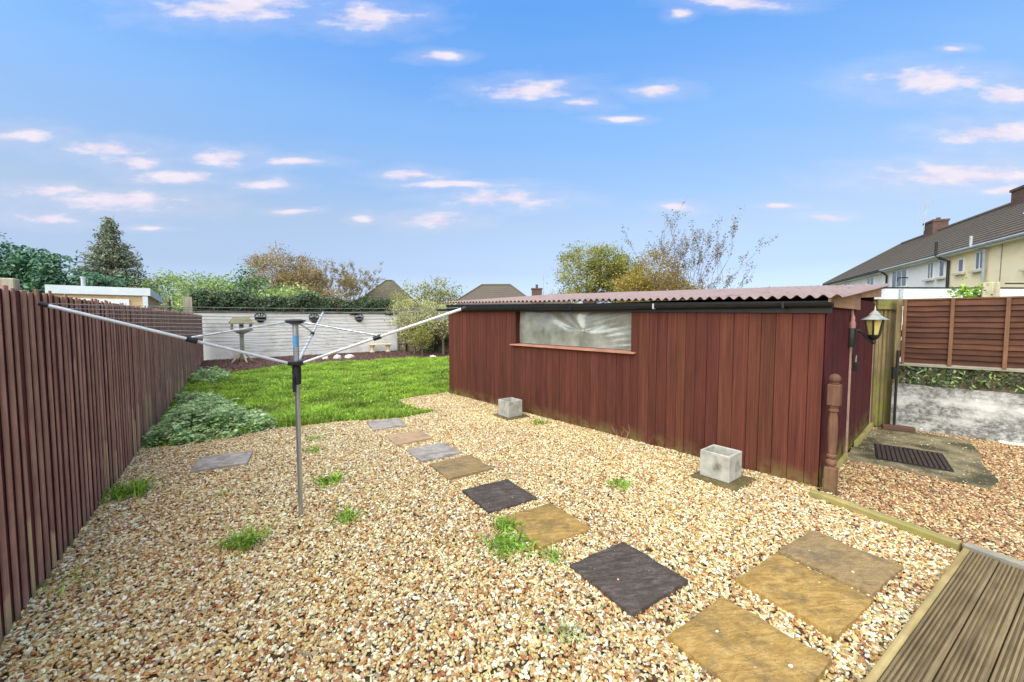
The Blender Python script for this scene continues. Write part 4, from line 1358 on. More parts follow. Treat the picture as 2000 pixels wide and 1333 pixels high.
# black pole, block and post near the wall corner
tag(obj('metal_pole', MB().tube([(0, 0, 0.0), (0.0, 0, 1.34)], 0.018, 8).box(-0.03, 0.03, -0.012, 0.03, 0.93, 1.0).box(-0.07, -0.02, -0.01, 0.02, 0.86, 1.06), M['black_metal'], None, (6.455, 6.575, 0.0)),
    'thin black metal pole standing at the end of the stained wall', 'pole')
tag(obj('timber_offcut', MB().box(-0.20, 0.20, -0.055, 0.055, 0.025, 0.105), M['fboard'], None, (6.37, 6.42, 0), R(-32), bevel=0.012),
    'short dark timber offcut lying at the foot of the black pole', 'timber block')
tag(obj('timber_post', MB().box(-0.09, 0.09, -0.05, 0.05, 0.0, 2.43), M['grey_post'], None, (7.46, 6.18, 0), WANG, bevel=0.008),
    'pale timber post showing above the lap fence panel', 'post')
n = 420
P = np.array([7.36, 6.36, 2.22]) + rng.normal(size=(n, 3)) * np.array([0.13, 0.10, 0.09])
sh_ = thing('climbing_plant', 'yellow-green plant peeping over the lap fence beside the pale post', 'plant', (7.36, 6.36, 0))
link('foliage', leaf_mesh('foliage', P - np.array([7.36, 6.36, 0]), 0.065, M['weed']), sh_)
obj('stem', MB().tube([(0, 0, 0), (0.02, 0.03, 1.2), (0, 0, 2.2)], [0.02, 0.015, 0.008], 6), M['twig'], sh_)

# drain cover
dc = thing('drain_cover', 'brown ribbed metal drain cover set in the concrete pad', 'drain cover', (5.31, 5.17, 0.028), R(-41))
obj('frame', MB().box(-0.345, 0.345, -0.43, 0.43, -0.01, 0.008), M['black_metal'], dc, bevel=0.003)
for k in range(14):
    obj('rib', MB().box(-0.325 + k * 0.0468, -0.325 + k * 0.0468 + 0.034, -0.40, 0.40, 0.0085, 0.020), M['rust_plate'], dc, bevel=0.003)
obj('lifting_eye', MB().box(-0.05, 0.05, 0.30, 0.36, 0.0205, 0.026), M['black_metal'], dc)

# ------------------------------------------------------------------ edging and deck
def bar(name, a_, b_, w, z0, z1, mat, label, cat, bev=0.01):
    a_, b_ = Vector(a_), Vector(b_)
    L_ = (b_ - a_).length
    ang = math.atan2(b_.y - a_.y, b_.x - a_.x)
    me = MB().box(0, L_, -w / 2, w / 2, z0, z1).mesh(name, mat)
    bevel_mesh(me, bev, 2)
    return tag(link(name, me, None, (a_.x, a_.y, 0), ang), label, cat)


bar('edging_timber', (3.14, 4.04), (3.58, 3.055), 0.085, -0.04, 0.075, M['edging'], 'mossy yellow edging timber running from the shed corner to the deck', 'timber edging')
bar('edging_timber', (3.60, 3.045), (4.15, 1.90), 0.075, -0.04, 0.082, M['grey_edging'], 'grey edging timber along the far ends of the deck boards', 'timber edging')

D0 = (3.545, 2.985)
dk = thing('deck', 'weathered grooved timber decking in the bottom right corner', 'deck', (D0[0], D0[1], 0), math.atan2(-0.535, -0.845))
BW, GAP = 0.140, 0.006
ng = 6
for k in range(7):
    prof = [(0.0, 0.052), (0.0, 0.078), (0.004, 0.082)]
    gw = (BW - 0.026) / ng
    for g_ in range(ng):
        y0 = 0.013 + g_ * gw
        prof += [(y0, 0.082), (y0 + 0.002, 0.070), (y0 + gw - 0.0105, 0.070), (y0 + gw - 0.0085, 0.082)]
    prof += [(BW - 0.004, 0.082), (BW, 0.078), (BW, 0.052)]
    y0 = 0.03 + k * (BW + GAP)
    xs0 = 0.19 * (y0 + 0.07) + 0.02
    mb = MB().xprism([(yy + y0, zz) for yy, zz in prof], xs0, 4.2)
    o = obj('deck_board', mb, M['deck'], dk)
obj('edge_board', MB().box(0.03, 4.2, -0.012, 0.026, -0.04, 0.0785), M['deck_edge'], dk, bevel=0.004)
for xx in (0.5, 1.1, 1.7, 2.3):
    obj('joist', MB().box(xx, xx + 0.045, 0.03, 1.05, -0.04, 0.0515), M['greyboard'], dk)

# ------------------------------------------------------------------ rotary clothes airer
AX, AY = -1.983, 3.611
ai = thing('rotary_airer', 'three-armed rotary clothes airer opened out over the gravel', 'clothes airer', (AX, AY, 0))
obj('pole', MB().tube([(0, 0, -0.05), (0, 0, 1.30)], 0.0205, 14), M['alu'], ai, smooth=True)
up = obj('upper_pole', MB().tube([(0, 0, 1.28), (0, 0, 1.83)], 0.0245, 14), M['alu'], ai, smooth=True)
obj('sticker', MB().tube([(0, 0, 1.60), (0, 0, 1.705)], 0.0252, 14, cap=False), M['blue'], up, smooth=True)
hub = obj('lower_hub', MB().lathe([(0.026, 1.255), (0.036, 1.26), (0.038, 1.40), (0.034, 1.42), (0.05, 1.43), (0.078, 1.44), (0.080, 1.468), (0.06, 1.474), (0.026, 1.476)], 18), M['black_plastic'], ai, smooth=True)
obj('lever', MB().box(-0.014, 0.010, -0.056, -0.036, 1.19, 1.34), M['black_plastic'], hub, bevel=0.004)
obj('top_hub', MB().lathe([(0.025, 1.80), (0.05, 1.815), (0.085, 1.82), (0.088, 1.846), (0.06, 1.852), (0.02, 1.856)], 18), M['black_plastic'], ai, smooth=True)
TIPS = []
ZT, RA = 1.95, 1.52
for an in (107, 227.5, 351.0):
    a_ = R(an)
    ra = {107: 1.58, 227.5: 1.49, 351.0: 1.60}[an]
    d_ = Vector((math.cos(a_), math.sin(a_), 0))
    s0 = d_ * 0.065 + Vector((0, 0, 1.455))
    s1 = d_ * ra + Vector((0, 0, ZT))
    TIPS.append((s0, s1))
    am = obj('arm', MB().tube([s0, s1], 0.0125, 10), M['alu_pale'], ai, smooth=True)
    obj('end_cap', MB().tube([s1 - (s1 - s0).normalized() * 0.03, s1 + (s1 - s0).normalized() * 0.012], 0.015, 10), M['black_plastic'], am)
    mid = s0.lerp(s1, 0.48)
    obj('strut', MB().tube([d_ * 0.075 + Vector((0, 0, 1.828)), mid + Vector((0, 0, 0.02))], 0.008, 8), M['alu'], ai, smooth=True)
    dn = (s1 - s0).normalized()
    obj('joint', MB().tube([mid - dn * 0.035, mid + dn * 0.035], 0.021, 8), M['black_plastic'], am)
mb = MB()
for k in range(13):
    f_ = 0.24 + 0.74 * k / 12
    for i_ in range(3):
        p0 = TIPS[i_][0].lerp(TIPS[i_][1], f_) + Vector((0, 0, 0.014))
        f2 = f_ + (0.74 / 12 if i_ == 2 and k < 12 else 0.0)
        p1 = TIPS[(i_ + 1) % 3][0].lerp(TIPS[(i_ + 1) % 3][1], min(0.98, f2)) + Vector((0, 0, 0.014))
        sag = 0.012 + 0.010 * random.random()
        mb.tube([p0, p0.lerp(p1, 0.25) - Vector((0, 0, sag * 0.75)), p0.lerp(p1, 0.5) - Vector((0, 0, sag)), p0.lerp(p1, 0.75) - Vector((0, 0, sag * 0.75)), p1], 0.0017, 5)
obj('clothes_line', mb, M['line'], ai)

# ------------------------------------------------------------------ weeds and small plants in the gravel
def weed(x, y, n, h, w, lean, label, mat='weed', spread=0.06, leafy=0, z0=0.01, name='weed', cat='weed'):
    P = rng.normal(size=(n, 2)) * spread
    t = thing(name, label, cat, (x, y, 0), 0.0, 'weeds growing in the gravel')
    link('blades', blades(P, h, w, lean, M[mat], 'blades', z0), t)
    if leafy:
        Q = np.column_stack([rng.normal(size=(leafy, 2)) * spread * 1.3, rng.uniform(0.02, h * 0.8, leafy)])
        link('leaves', leaf_mesh('leaves', Q, 0.035, M[mat], up=0.6, aspect=0.45), t)
    return t


weed(-4.02, 4.05, 210, 0.17, 0.0050, 1.2, 'bushy yellow-green grass tuft at the foot of the left fence', spread=0.085)
weed(-2.16, 3.12, 80, 0.15, 0.0075, 1.4, 'tall green weed standing in gravel left of the airer foot', spread=0.05, leafy=60)
weed(-2.06, 4.34, 65, 0.10, 0.0100, 1.9, 'flat rosette weed just right of the airer pole', spread=0.07, leafy=80)
weed(-1.52, 3.54, 55, 0.10, 0.0075, 1.6, 'small weed to the right of the airer pole foot', spread=0.05, leafy=40)
weed(-0.03, 3.08, 120, 0.095, 0.0075, 1.5, 'large straggling green weed at the golden slab corner', spread=0.075, leafy=160)
weed(-0.04, 3.38, 70, 0.085, 0.0075, 1.5, 'leafy green weed beside the left edge of the golden slab', spread=0.055, leafy=90)
weed(0.31, 2.93, 55, 0.085, 0.0050, 1.5, 'little grass tuft between the golden slab and the big dark slab', spread=0.035)
weed(1.20, 4.28, 55, 0.085, 0.0075, 1.8, 'small flat weed out in open gravel left of the near planter', spread=0.06, leafy=40)
weed(0.50, 6.86, 60, 0.12, 0.0050, 1.2, 'grass tuft against the shed beside the farther planter', spread=0.07)
weed(-3.04, 4.02, 18, 0.07, 0.0050, 1.8, 'sparse tiny weed between the fence tuft and the airer pole', spread=0.05)
weed(-3.05, 5.95, 35, 0.08, 0.0063, 1.6, 'small weed behind the airer pole close to the lawn', spread=0.08, leafy=20)
weed(-2.78, 5.42, 40, 0.08, 0.0063, 1.6, 'small yellowish weed behind the pole between lawn and rosette weed', spread=0.06, leafy=30)
weed(0.31, 2.20, 30, 0.06, 0.0050, 1.8, 'tiny dark weed in the gravel in front of the big dark slab', spread=0.05, leafy=20, mat='lush')
weed(-3.1, 2.62, 45, 0.06, 0.0050, 1.5, 'low moss and grass along the foot of the nearest fence boards', spread=0.11)
weed(-1.45, 9.62, 30, 0.16, 0.0037, 1.0, 'dry grass stems at the far corner of the shed', spread=0.09)

# dry stems against the shed
for (x_, y_, lb, sd) in [(1.78, 5.98, 'bare dry twigs against the shed boards left of the near planter', 3), (0.0, 7.98, 'thin dry stems against the shed left of the far planter', 5)]:
    random.seed(sd)
    mb = MB()
    for k in range(6):
        a_ = random.uniform(0, 6.28)
        h_ = random.uniform(0.12, 0.3)
        p1 = Vector((random.uniform(-.2, .2), random.uniform(-.12, .0), h_ * 0.6))
        p2 = p1 + Vector((random.uniform(-.1, .1), random.uniform(-.05, .02), h_ * 0.4))
        mb.tube([(random.uniform(-.05, .05), 0, 0), p1, p2], [0.004, 0.003, 0.0015], 4)
    tag(obj('dry_twigs', mb, M['dead'], None, (x_ - 0.08, y_ - 0.08, 0)), lb, 'twigs')

# fallen leaf
lf = leaf_mesh('fallen_leaf', np.zeros((1, 3)), 0.10, M['leaf_fallen'], up=6.0, aspect=0.7)
tag(link('fallen_leaf', lf, None, (3.98, 4.30, 0.038)), 'single orange fallen leaf on the gravel beside the newel post', 'leaf')


def leafy_patch(name, poly, n, hmax, size, mat, label, cat, seed=0.0):
    cx_ = sum(p_[0] for p_ in poly) / len(poly)
    cy_ = sum(p_[1] for p_ in poly) / len(poly)
    P = scatter(poly, n)
    # thickness falls towards the outline
    A = np.array(poly)
    dist = np.full(len(P), 9.0)
    for i_ in range(len(poly)):
        a_, b_ = A[i_], A[(i_ + 1) % len(poly)]
        ab = b_ - a_
        t_ = np.clip(((P - a_) @ ab) / (ab @ ab), 0, 1)
        dist = np.minimum(dist, np.linalg.norm(P - (a_ + t_[:, None] * ab), axis=1))
    prof_ = 0.35 + 0.65 * np.clip(dist / 0.4, 0, 1)
    nz = np.array([mnoise.noise(Vector((x_ * 2.6, y_ * 2.6, seed))) for x_, y_ in P])
    top_ = np.clip(hmax * prof_ * (0.9 + 0.8 * nz) * rng.uniform(0.75, 1.25, len(P)), 0.06, None)
    t = thing(name, label, cat, (cx_, cy_, 0))
    LP, LA, LN, LS = [], [], [], []
    mb = MB()
    for k_, ((x_, y_), h_) in enumerate(zip(P, top_)):
        lean = rng.normal(size=2) * 0.12
        tiers = 5
        for q_ in range(tiers):
            f_ = 0.30 + 0.70 * q_ / (tiers - 1)
            rot_ = rng.uniform(0, 1.57) + q_ * 0.8
            for w_ in range(4 if q_ < tiers - 1 else 3):
                a_ = rot_ + w_ * math.pi / 2
                ds = np.array([math.cos(a_), math.sin(a_), -0.15 if q_ < 3 else 0.35])
                sz_ = size * (1.15 - 0.5 * f_) * rng.uniform(0.8, 1.25)
                LP.append(np.array([x_ - cx_ + lean[0] * f_ * h_, y_ - cy_ + lean[1] * f_ * h_, h_ * f_]) + ds * sz_ * 0.55)
                LA.append(ds)
                LN.append([ds[0] * 0.35, ds[1] * 0.35, 2.0])
                LS.append(sz_)
        if k_ % 4 == 0:
            mb.tube([(x_ - cx_, y_ - cy_, 0), (x_ - cx_ + lean[0] * h_, y_ - cy_ + lean[1] * h_, h_)], [0.004, 0.002], 4)
    link('foliage', leaf_mesh('foliage', np.array(LP), np.array(LS), M[mat], up=0.2, aspect=0.72, N=np.array(LN), A=np.array(LA)), t)
    obj('stems', mb, M['dkgreen'], t)
    return t


leafy_patch('leafy_plant', [fpt(4.30), (-5.30, 5.52), (-4.95, 5.62), (-4.35, 6.10), (-4.0, 6.60), (-4.5, 7.1), (-5.5, 7.5), (-6.45, 7.6)], 420, 0.34, 0.085, 'lush',
            'big clump of pale green mint-like leaves at the fence foot by the gravel', 'plant', 1.0)
leafy_patch('leafy_plant', [(-6.3, 7.55), (-5.6, 7.45), (-5.9, 8.3), (-6.9, 9.0), (-7.75, 9.25), (-7.4, 8.6)], 190, 0.30, 0.085, 'lush',
            'leafy green clump higher up the fence, behind the big clump', 'plant', 2.0)
leafy_patch('leafy_plant', [(-9.3, 11.2), (-8.6, 11.2), (-8.7, 12.2), (-9.6, 13.2), (-10.5, 13.0), (-10.0, 12.2)], 150, 0.34, 0.095, 'lush',
            'low grey-green clump at the far end of the fence by the bark bed', 'plant', 3.0)


# ------------------------------------------------------------------ shrubs and trees
def crown_points(ells, clumps, per, cl_r):
    out = []
    cs = []
    for (cx_, cy_, cz_, rx, ry, rz) in ells:
        d = rng.normal(size=(clumps, 3))
        d /= np.linalg.norm(d, axis=1, keepdims=True)
        r_ = rng.uniform(0.25, 1.0, clumps) ** 0.45
        c = np.array([cx_, cy_, cz_]) + d * r_[:, None] * np.array([rx, ry, rz])
        cs.append(c)
        for q in c:
            k = int(per * rng.uniform(0.5, 1.4))
            out.append(q + rng.normal(size=(k, 3)) * cl_r * rng.uniform(0.6, 1.3) * np.array([1, 1, 0.75]))
    return np.concatenate(out), np.concatenate(cs)


def tree(name, label, cat, base, ells, clumps, per, cl_r, leaf, mat, tr=0.16, fork=0.4, limbs=26, group=None, bark='bark', up=0.25, droop=0.0, aspect=0.6):
    t = thing(name, label, cat, (base[0], base[1], 0), 0.0, group)
    P, C = crown_points(ells, clumps, per, cl_r)
    P = P[P[:, 2] > 0.05]
    link('crown', leaf_mesh('crown', P, leaf, M[mat], up=up, droop=droop, aspect=aspect), t)
    zt = max(e[2] for e in ells)
    zf = zt * fork
    mb = MB()
    mb.tube([(0, 0, -0.05), (0.05 * tr, 0.02, zf * 0.5), (0.0, 0.0, zf), (0.1, 0.05, zt)], [tr * 1.2, tr, tr * 0.85, tr * 0.3], 8)
    idx = rng.choice(len(C), min(limbs, len(C)), replace=False)
    for q in C[idx]:
        st = Vector((0, 0, zf * rng.uniform(0.85, 1.4)))
        q = Vector(q)
        m_ = st.lerp(q, 0.5) + Vector((0, 0, 0.10 * (q - st).length))
        mb.tube([st, m_, q], [tr * 0.4, tr * 0.22, tr * 0.06], 5)
    obj('trunk', mb, M[bark], t, smooth=True)
    return t


def twig_tree(name, label, cat, base, H, spread, n_main, mat, leafn, leaf, r0=0.05, z_fork=0.3, depth=3, upw=0.9, group=None, seed=1, leafup=0.2):
    random.seed(seed)
    t = thing(name, label, cat, (base[0], base[1], 0), 0.0, group)
    mb = MB()
    ends = []

    def grow(p, d, L, r, dep):
        n = 3
        pts = [p]
        q = p.copy()
        for i_ in range(n):
            d = (d + Vector((random.uniform(-.14, .14), random.uniform(-.14, .14), random.uniform(-.04, .10)))).normalized()
            q = q + d * (L / n)
            pts.append(q.copy())
        mb.tube(pts, [r * (1 - 0.22 * k) for k in range(n + 1)], 4, cap=False)
        if dep == 0:
            ends.extend([(pts[0], pts[-1])])
            return
        for k in range(random.choice((2, 3, 3))):
            f_ = random.uniform(0.35, 1.0)
            s_ = pts[0].lerp(pts[-1], f_)
            nd = (d + Vector((random.uniform(-.75, .75), random.uniform(-.75, .75), random.uniform(-.1, .4)))).normalized()
            grow(s_, nd, L * random.uniform(0.45, 0.72), r * 0.5, dep - 1)
    zf = H * z_fork
    tb = MB().tube([(0, 0, -0.05), (0.03, 0, zf * .6), (0, 0, zf)], [r0 * 2.2, r0 * 1.8, r0 * 1.5], 8)
    obj('trunk', tb, M['bark'], t, smooth=True)
    for k in range(n_main):
        a_ = 2 * math.pi * (k + random.random() * .6) / n_main
        tl = random.uniform(0.1, 1.0) * spread
        grow(Vector((0, 0, zf * random.uniform(.7, 1.0))), Vector((math.cos(a_) * tl, math.sin(a_) * tl, upw)).normalized(), (H - zf) * 0.62, r0, depth)
    obj('branches', mb, M['twig'], t)
    if leafn:
        E0 = np.array([list(e[0]) for e in ends]); E1 = np.array([list(e[1]) for e in ends])
        ii = rng.integers(0, len(ends), leafn)
        f_ = rng.uniform(0, 1.05, leafn)[:, None]
        P = E0[ii] * (1 - f_) + E1[ii] * f_ + rng.normal(size=(leafn, 3)) * 0.07
        link('crown', leaf_mesh('crown', P, leaf, M[mat], up=leafup), t)
    return t


GB = 'trees beyond the garden'
# tall dark hedge on the left
hg = thing('tall_hedge', 'tall dense dark green hedge behind the left fence', 'hedge', (-30, 25, 0))
n = 26000
hx = rng.uniform(-9.5, 5.4, n)
tp = 6.1 - (hx + 1) * 0.34 + 0.30 * np.sin(hx * 1.3) + 0.22 * np.sin(hx * 3.7 + 1)
tp = np.clip(tp, 0.5, 7.2)
tt = rng.uniform(0, 1, n) ** 0.6
hz = tp * tt
hy = -1.3 * np.sqrt(np.clip(1 - (tt - 0.3) ** 2 / 0.6, 0.02, 1)) + rng.normal(size=n) * 0.22 + 0.3 * np.sin(hx * 2.2) * np.sin(hz * 1.9)
sp = rng.uniform(0, 1, n) < 0.06
hz = np.where(sp, tp + rng.uniform(0, 0.35, n), hz)
hy = np.where(sp, rng.normal(size=n) * 0.6, hy)
link('foliage', leaf_mesh('foliage', np.column_stack([hx, hy, hz]), 0.26, M['hedge'], up=0.1, aspect=0.5, N=np.array([0, -0.5, 0.3])), hg)
mb = MB()
for k in range(14):
    xx = -9 + k * 1.1
    hgt_ = min(6.6, 5.8 - (xx + 1) * 0.34)
    mb.box(xx - 0.56, xx + 0.54, -0.5, 0.6, 0, max(1.0, hgt_ - 0.9))
obj('inner_mass', mb, M['dkgreen'], hg)

# conifer
cf = thing('conifer_tree', 'pointed grey-green conifer rising behind the flat-roofed garage', 'tree', (-32.2, 32.0, 0), 0.0, GB)
pts, mb = [], MB()
mb.tube([(0, 0, -0.05), (0, 0, 5), (0.05, 0, 9.7)], [0.22, 0.14, 0.02], 8)
random.seed(8)
zz = 1.2
while zz < 9.95:
    Rr = 5.0 * max(0.0, 1 - zz / 10.1) ** 1.08 + 0.05
    nbr = max(6, int(15 * Rr / 2.2))
    for k in range(nbr):
        a_ = random.uniform(0, 6.283)
        L_ = Rr * random.uniform(0.80, 1.10)
        up_ = 0.18 if zz > 6 else 0.02
        e = Vector((math.cos(a_) * L_, math.sin(a_) * L_, zz + L_ * up_))
        s_ = Vector((0, 0, zz))
        mb.tube([s_, s_.lerp(e, .5) + Vector((0, 0, -.06 * L_)), e], [0.035, 0.022, 0.006], 4, cap=False)
        m_ = int(26 * L_ + 14)
        f_ = rng.uniform(0.15, 1.03, m_)
        q = np.array(list(s_))[None, :] * (1 - f_[:, None]) + np.array(list(e))[None, :] * f_[:, None]
        q += rng.normal(size=(m_, 3)) * np.array([0.13, 0.13, 0.10]) * (0.5 + 0.7 * f_[:, None])
        pts.append(q)
    zz += 0.21
link('crown', leaf_mesh('crown', np.concatenate(pts), 0.20, M['conifer'], up=0.2, aspect=0.5), cf)
obj('trunk', mb, M['bark'], cf)

tree('green_shrub', 'loose pale green shrub between the conifer and the ivy wall, left', 'shrub', (-26.6, 31.0), [(0, 0, 3.2, 2.6, 1.8, 2.0)], 90, 46, 0.38, 0.26, 'bamboo', 0.10, group=GB, aspect=0.35)
tree('green_shrub', 'arching pale green shrub just behind the pale double post', 'shrub', (-22.4, 29.0), [(0, 0, 3.1, 2.5, 1.8, 2.0)], 90, 46, 0.36, 0.30, 'bamboo', 0.10, group=GB, aspect=0.28)
tree('green_shrub', 'darker green shrub left of the autumn tree above the ivy', 'shrub', (-19.4, 30.0), [(0, 0, 3.6, 1.9, 1.7, 2.1)], 80, 46, 0.36, 0.26, 'dkgreen', 0.10, group=GB, aspect=0.35)
tree('green_shrub', 'light green bush low behind the ivy under the autumn tree', 'shrub', (-16.0, 28.5), [(0, 0, 2.8, 2.4, 1.6, 1.3)], 70, 40, 0.36, 0.24, 'bamboo', 0.10, group=GB)
tree('autumn_tree', 'rounded orange-brown autumn tree above the middle of the ivy', 'tree', (-28.0, 48.0),
     [(0, 0, 6.3, 4.4, 3.6, 4.1), (2.4, 0, 5.2, 3.2, 2.6, 3.0)], 230, 70, 0.50, 0.19, 'autumn', 0.22, group=GB, limbs=60)
twig_tree('bare_tree', 'half-bare pinkish brown tree right of the autumn tree', 'tree', (-20.3, 47.5), 8.3, 1.15, 20, 'autumn', 15000, 0.14, 0.055, 0.20, 4, 0.7, GB, 12)
tree('autumn_shrub', 'low orange bush beneath the half-bare tree', 'shrub', (-20.5, 42.0), [(0, 0, 3.6, 3.6, 2.0, 1.9)], 90, 50, 0.42, 0.20, 'autumn', 0.1, group=GB)

tree('tall_shrub', 'tall feathery yellow-green shrub between the two tiled roofs', 'shrub', (-5.6, 25.5), [(0, 0, 2.9, 2.3, 1.2, 1.5), (0.9, 0, 3.4, 1.6, 1.0, 1.0)], 75, 36, 0.26, 0.12, 'ygreen', 0.07, group=GB)
tree('variegated_shrub', 'cream and green variegated shrub at the right end of the white wall', 'shrub', (-5.25, 21.2), [(0, 0, 2.1, 1.35, 0.9, 1.0), (0.2, -0.2, 1.3, 1.0, 0.7, 0.8)], 80, 60, 0.18, 0.085, 'goldshrub', 0.06, limbs=20)
tree('variegated_shrub', 'variegated bush between the wall end shrub and the shed corner', 'shrub', (-3.6, 20.6), [(0, 0, 1.9, 1.1, 0.8, 0.9)], 70, 55, 0.18, 0.085, 'goldshrub', 0.06, limbs=20)
tree('yellow_shrub', 'small yellow-leaved shrub low in front of the timber fence', 'shrub', (-4.55, 19.9), [(0, 0, 0.95, 0.45, 0.4, 0.55)], 40, 40, 0.12, 0.075, 'ygreen', 0.04, limbs=14)

# ivy-clad timber fence at the right rear
rf = thing('rear_fence', 'weathered timber fence with ivy behind the shrubs', 'fence', (-6.75, 23.2, 0), math.atan2(-1.6, 4.6))
rb = MB().box(-0.07, 0.07, 0.0, 0.02, 0.05, 1.70).mesh('board', M['greyboard'])
for k in range(34):
    link('board', rb, rf, (0.1 + k * 0.15, random.uniform(-.004, .004), random.uniform(-.02, .02)))
for z in (0.45, 1.35):
    obj('rail', MB().box(0, 5.2, -0.06, -0.005, z, z + 0.09), M['greyboard'], rf)
for xx in (0.6, 2.5, 4.2):
    obj('post', MB().box(xx - .06, xx + .06, -0.17, -0.062, 0, 1.78), M['greyboard'], rf)
n = 3200
P = np.column_stack([rng.uniform(1.5, 5.2, n), rng.uniform(-0.32, -0.10, n), rng.uniform(0.05, 1.75, n)])
keep = np.array([mnoise.noise(Vector((p_[0] * 1.3, 0, p_[2] * 1.6))) > -0.18 for p_ in P])
iv3 = thing('ivy', 'dark ivy covering the timber fence left of the shed corner', 'ivy', (-6.75, 23.2, 0), math.atan2(-1.6, 4.6))
link('foliage', leaf_mesh('foliage', P[keep], 0.085, M['ivy'], up=0.1, aspect=0.8, N=np.array([0, -0.7, 0.1])), iv3)

# trees behind the shed
tree('broadleaf_tree', 'rounded yellow-green tree behind the shed roof', 'tree', (9.0, 48.0),
     [(-0.6, 0, 7.4, 3.2, 2.8, 3.5), (2.4, 0, 8.2, 2.6, 2.4, 2.6), (4.6, 0, 6.2, 2.6, 2.2, 3.0), (6.6, 0, 5.2, 2.4, 2.0, 2.6)], 110, 60, 0.48, 0.23, 'ygreen', 0.26, group=GB, limbs=40)
tree('ochre_tree', 'dense ochre-leaved tree beside the rounded green one', 'tree', (13.6, 38.0),
     [(0, 0, 6.0, 2.4, 2.0, 2.7), (-2.0, 0, 4.5, 2.0, 1.8, 1.9), (1.6, 0, 4.4, 2.0, 1.6, 2.0), (3.0, 0, 3.6, 1.6, 1.4, 1.6)], 95, 52, 0.44, 0.17, 'willow', 0.18, group=GB, limbs=40)
twig_tree('sparse_tree', 'thin almost leafless tree rising above the shed roof', 'tree', (11.7, 26.0), 8.0, 1.15, 18, 'sparse_leaf', 5200, 0.095, 0.022, 0.24, 3, 0.85, GB, 14)
twig_tree('sapling', 'single wispy sapling tip over the shed roof right of the sparse tree', 'sapling', (20.2, 30.0), 5.2, 0.25, 3, 'sparse_leaf', 60, 0.12, 0.02, 0.5, 1, 1.0, GB, 4)
tree('low_shrub', 'low olive bush behind the shed roof left of the rounded tree', 'shrub', (5.6, 44.0), [(0, 0, 3.6, 2.2, 1.6, 2.0)], 60, 36, 0.35, 0.17, 'ygreen', 0.08, group=GB)

# ------------------------------------------------------------------ buildings
def hip_roof(mb, x0, x1, y0, y1, ze, zr, hip0, hip1, courses=9, lap=0.03):
    """lapped courses on all four slopes; ridge along x"""
    ym = (y0 + y1) / 2

    def pt(t, side):
        z = ze + (zr - ze) * t
        return {'f': ((x0 + hip0 * t, y0 + (ym - y0) * t, z), (x1 - hip1 * t, y0 + (ym - y0) * t, z)),
                'b': ((x1 - hip1 * t, y1 + (ym - y1) * t, z), (x0 + hip0 * t, y1 + (ym - y1) * t, z)),
                'l': ((x0 + hip0 * t, y1 + (ym - y1) * t, z), (x0 + hip0 * t, y0 + (ym - y0) * t, z)),
                'r': ((x1 - hip1 * t, y0 + (ym - y0) * t, z), (x1 - hip1 * t, y1 + (ym - y1) * t, z))}[side]
    for side in 'fblr':
        if (side == 'l' and not hip0) or (side == 'r' and not hip1):
            continue
        for k in range(courses):
            a0, a1 = pt(k / courses, side)
            b0, b1 = pt((k + 1) / courses, side)
            up_ = (0, 0, lap)
            A0, A1 = [tuple(Vector(v_) + Vector(up_)) for v_ in (a0, a1)]
            mb.add([a0, a1, A1, A0], [(0, 1, 2, 3)])
            mb.add([A0, A1, b1, b0], [(0, 1, 2, 3)])
    return mb


def bungalow(label, loc, rz, wx, wy, ze, zr, hip, roofmat_, wallmat):
    h = thing('bungalow', label, 'house', (loc[0], loc[1], 0), rz)
    obj('wall', MB().box(-wx / 2 + .3, wx / 2 - .3, -wy / 2 + .3, wy / 2 - .3, -0.05, ze), M[wallmat], h)
    r_ = obj('roof', hip_roof(MB(), -wx / 2, wx / 2, -wy / 2, wy / 2, ze - 0.1, zr, hip, hip, 12), M[roofmat_], h)
    rd = MB()
    rd.tube([(-wx / 2 + hip, 0, zr + 0.03), (wx / 2 - hip, 0, zr + 0.03)], 0.11, 8)
    for sx in (-1, 1):
        for sy in (-1, 1):
            rd.tube([(sx * (wx / 2 - hip), 0, zr + 0.02), (sx * wx / 2, sy * wy / 2, ze - 0.08)], 0.10, 6)
    obj('ridge_tiles', rd, M[roofmat_], r_)
    obj('fascia', MB().box(-wx / 2 + .02, wx / 2 - .02, -wy / 2 + .02, wy / 2 - .02, ze - 0.22, ze - 0.11), M['upvc'], h)
    return h


bungalow('bungalow with mossy pyramid roof behind the ivy wall', (-16.1, 52.0), R(8), 9.0, 8.4, 3.0, 6.95, 4.1, 'tiles_moss', 'brick_red')
bungalow('bungalow with grey hipped roof behind the far end of the shed', (-1.9, 47.0), R(-3), 10.6, 8.0, 3.2, 5.95, 3.6, 'tiles', 'brick_red')
hb = bungalow('low house with red brick chimney showing over the shed roof', (4.2, 43.5), R(4), 8.5, 7.0, 2.4, 4.25, 3.2, 'tiles', 'brick_red')
ch = obj('chimney', MB().box(-2.15, -1.15, -1.6, -0.8, 2.6, 5.05).box(-2.22, -1.08, -1.67, -0.73, 5.053, 5.19), M['brick_red'], hb)
obj('chimney_pot', MB().lathe([(0.14, 5.193), (0.12, 5.5), (0.15, 5.52), (0.15, 5.58)], 10, (-1.65, -1.2, 0)), M['brick_red'], ch, smooth=True)
ae = MB().tube([(-0.9, -1.0, 4.0), (-0.9, -1.0, 6.7)], 0.025, 6).tube([(-1.5, -1.0, 6.5), (-0.2, -1.0, 6.55)], 0.015, 5)
for k in range(5):
    ae.tube([(-1.4 + k * 0.27, -1.0, 6.2), (-1.4 + k * 0.27, -1.0, 6.85)], 0.012, 4)
obj('aerial', ae, M['gutter_grey'], hb)

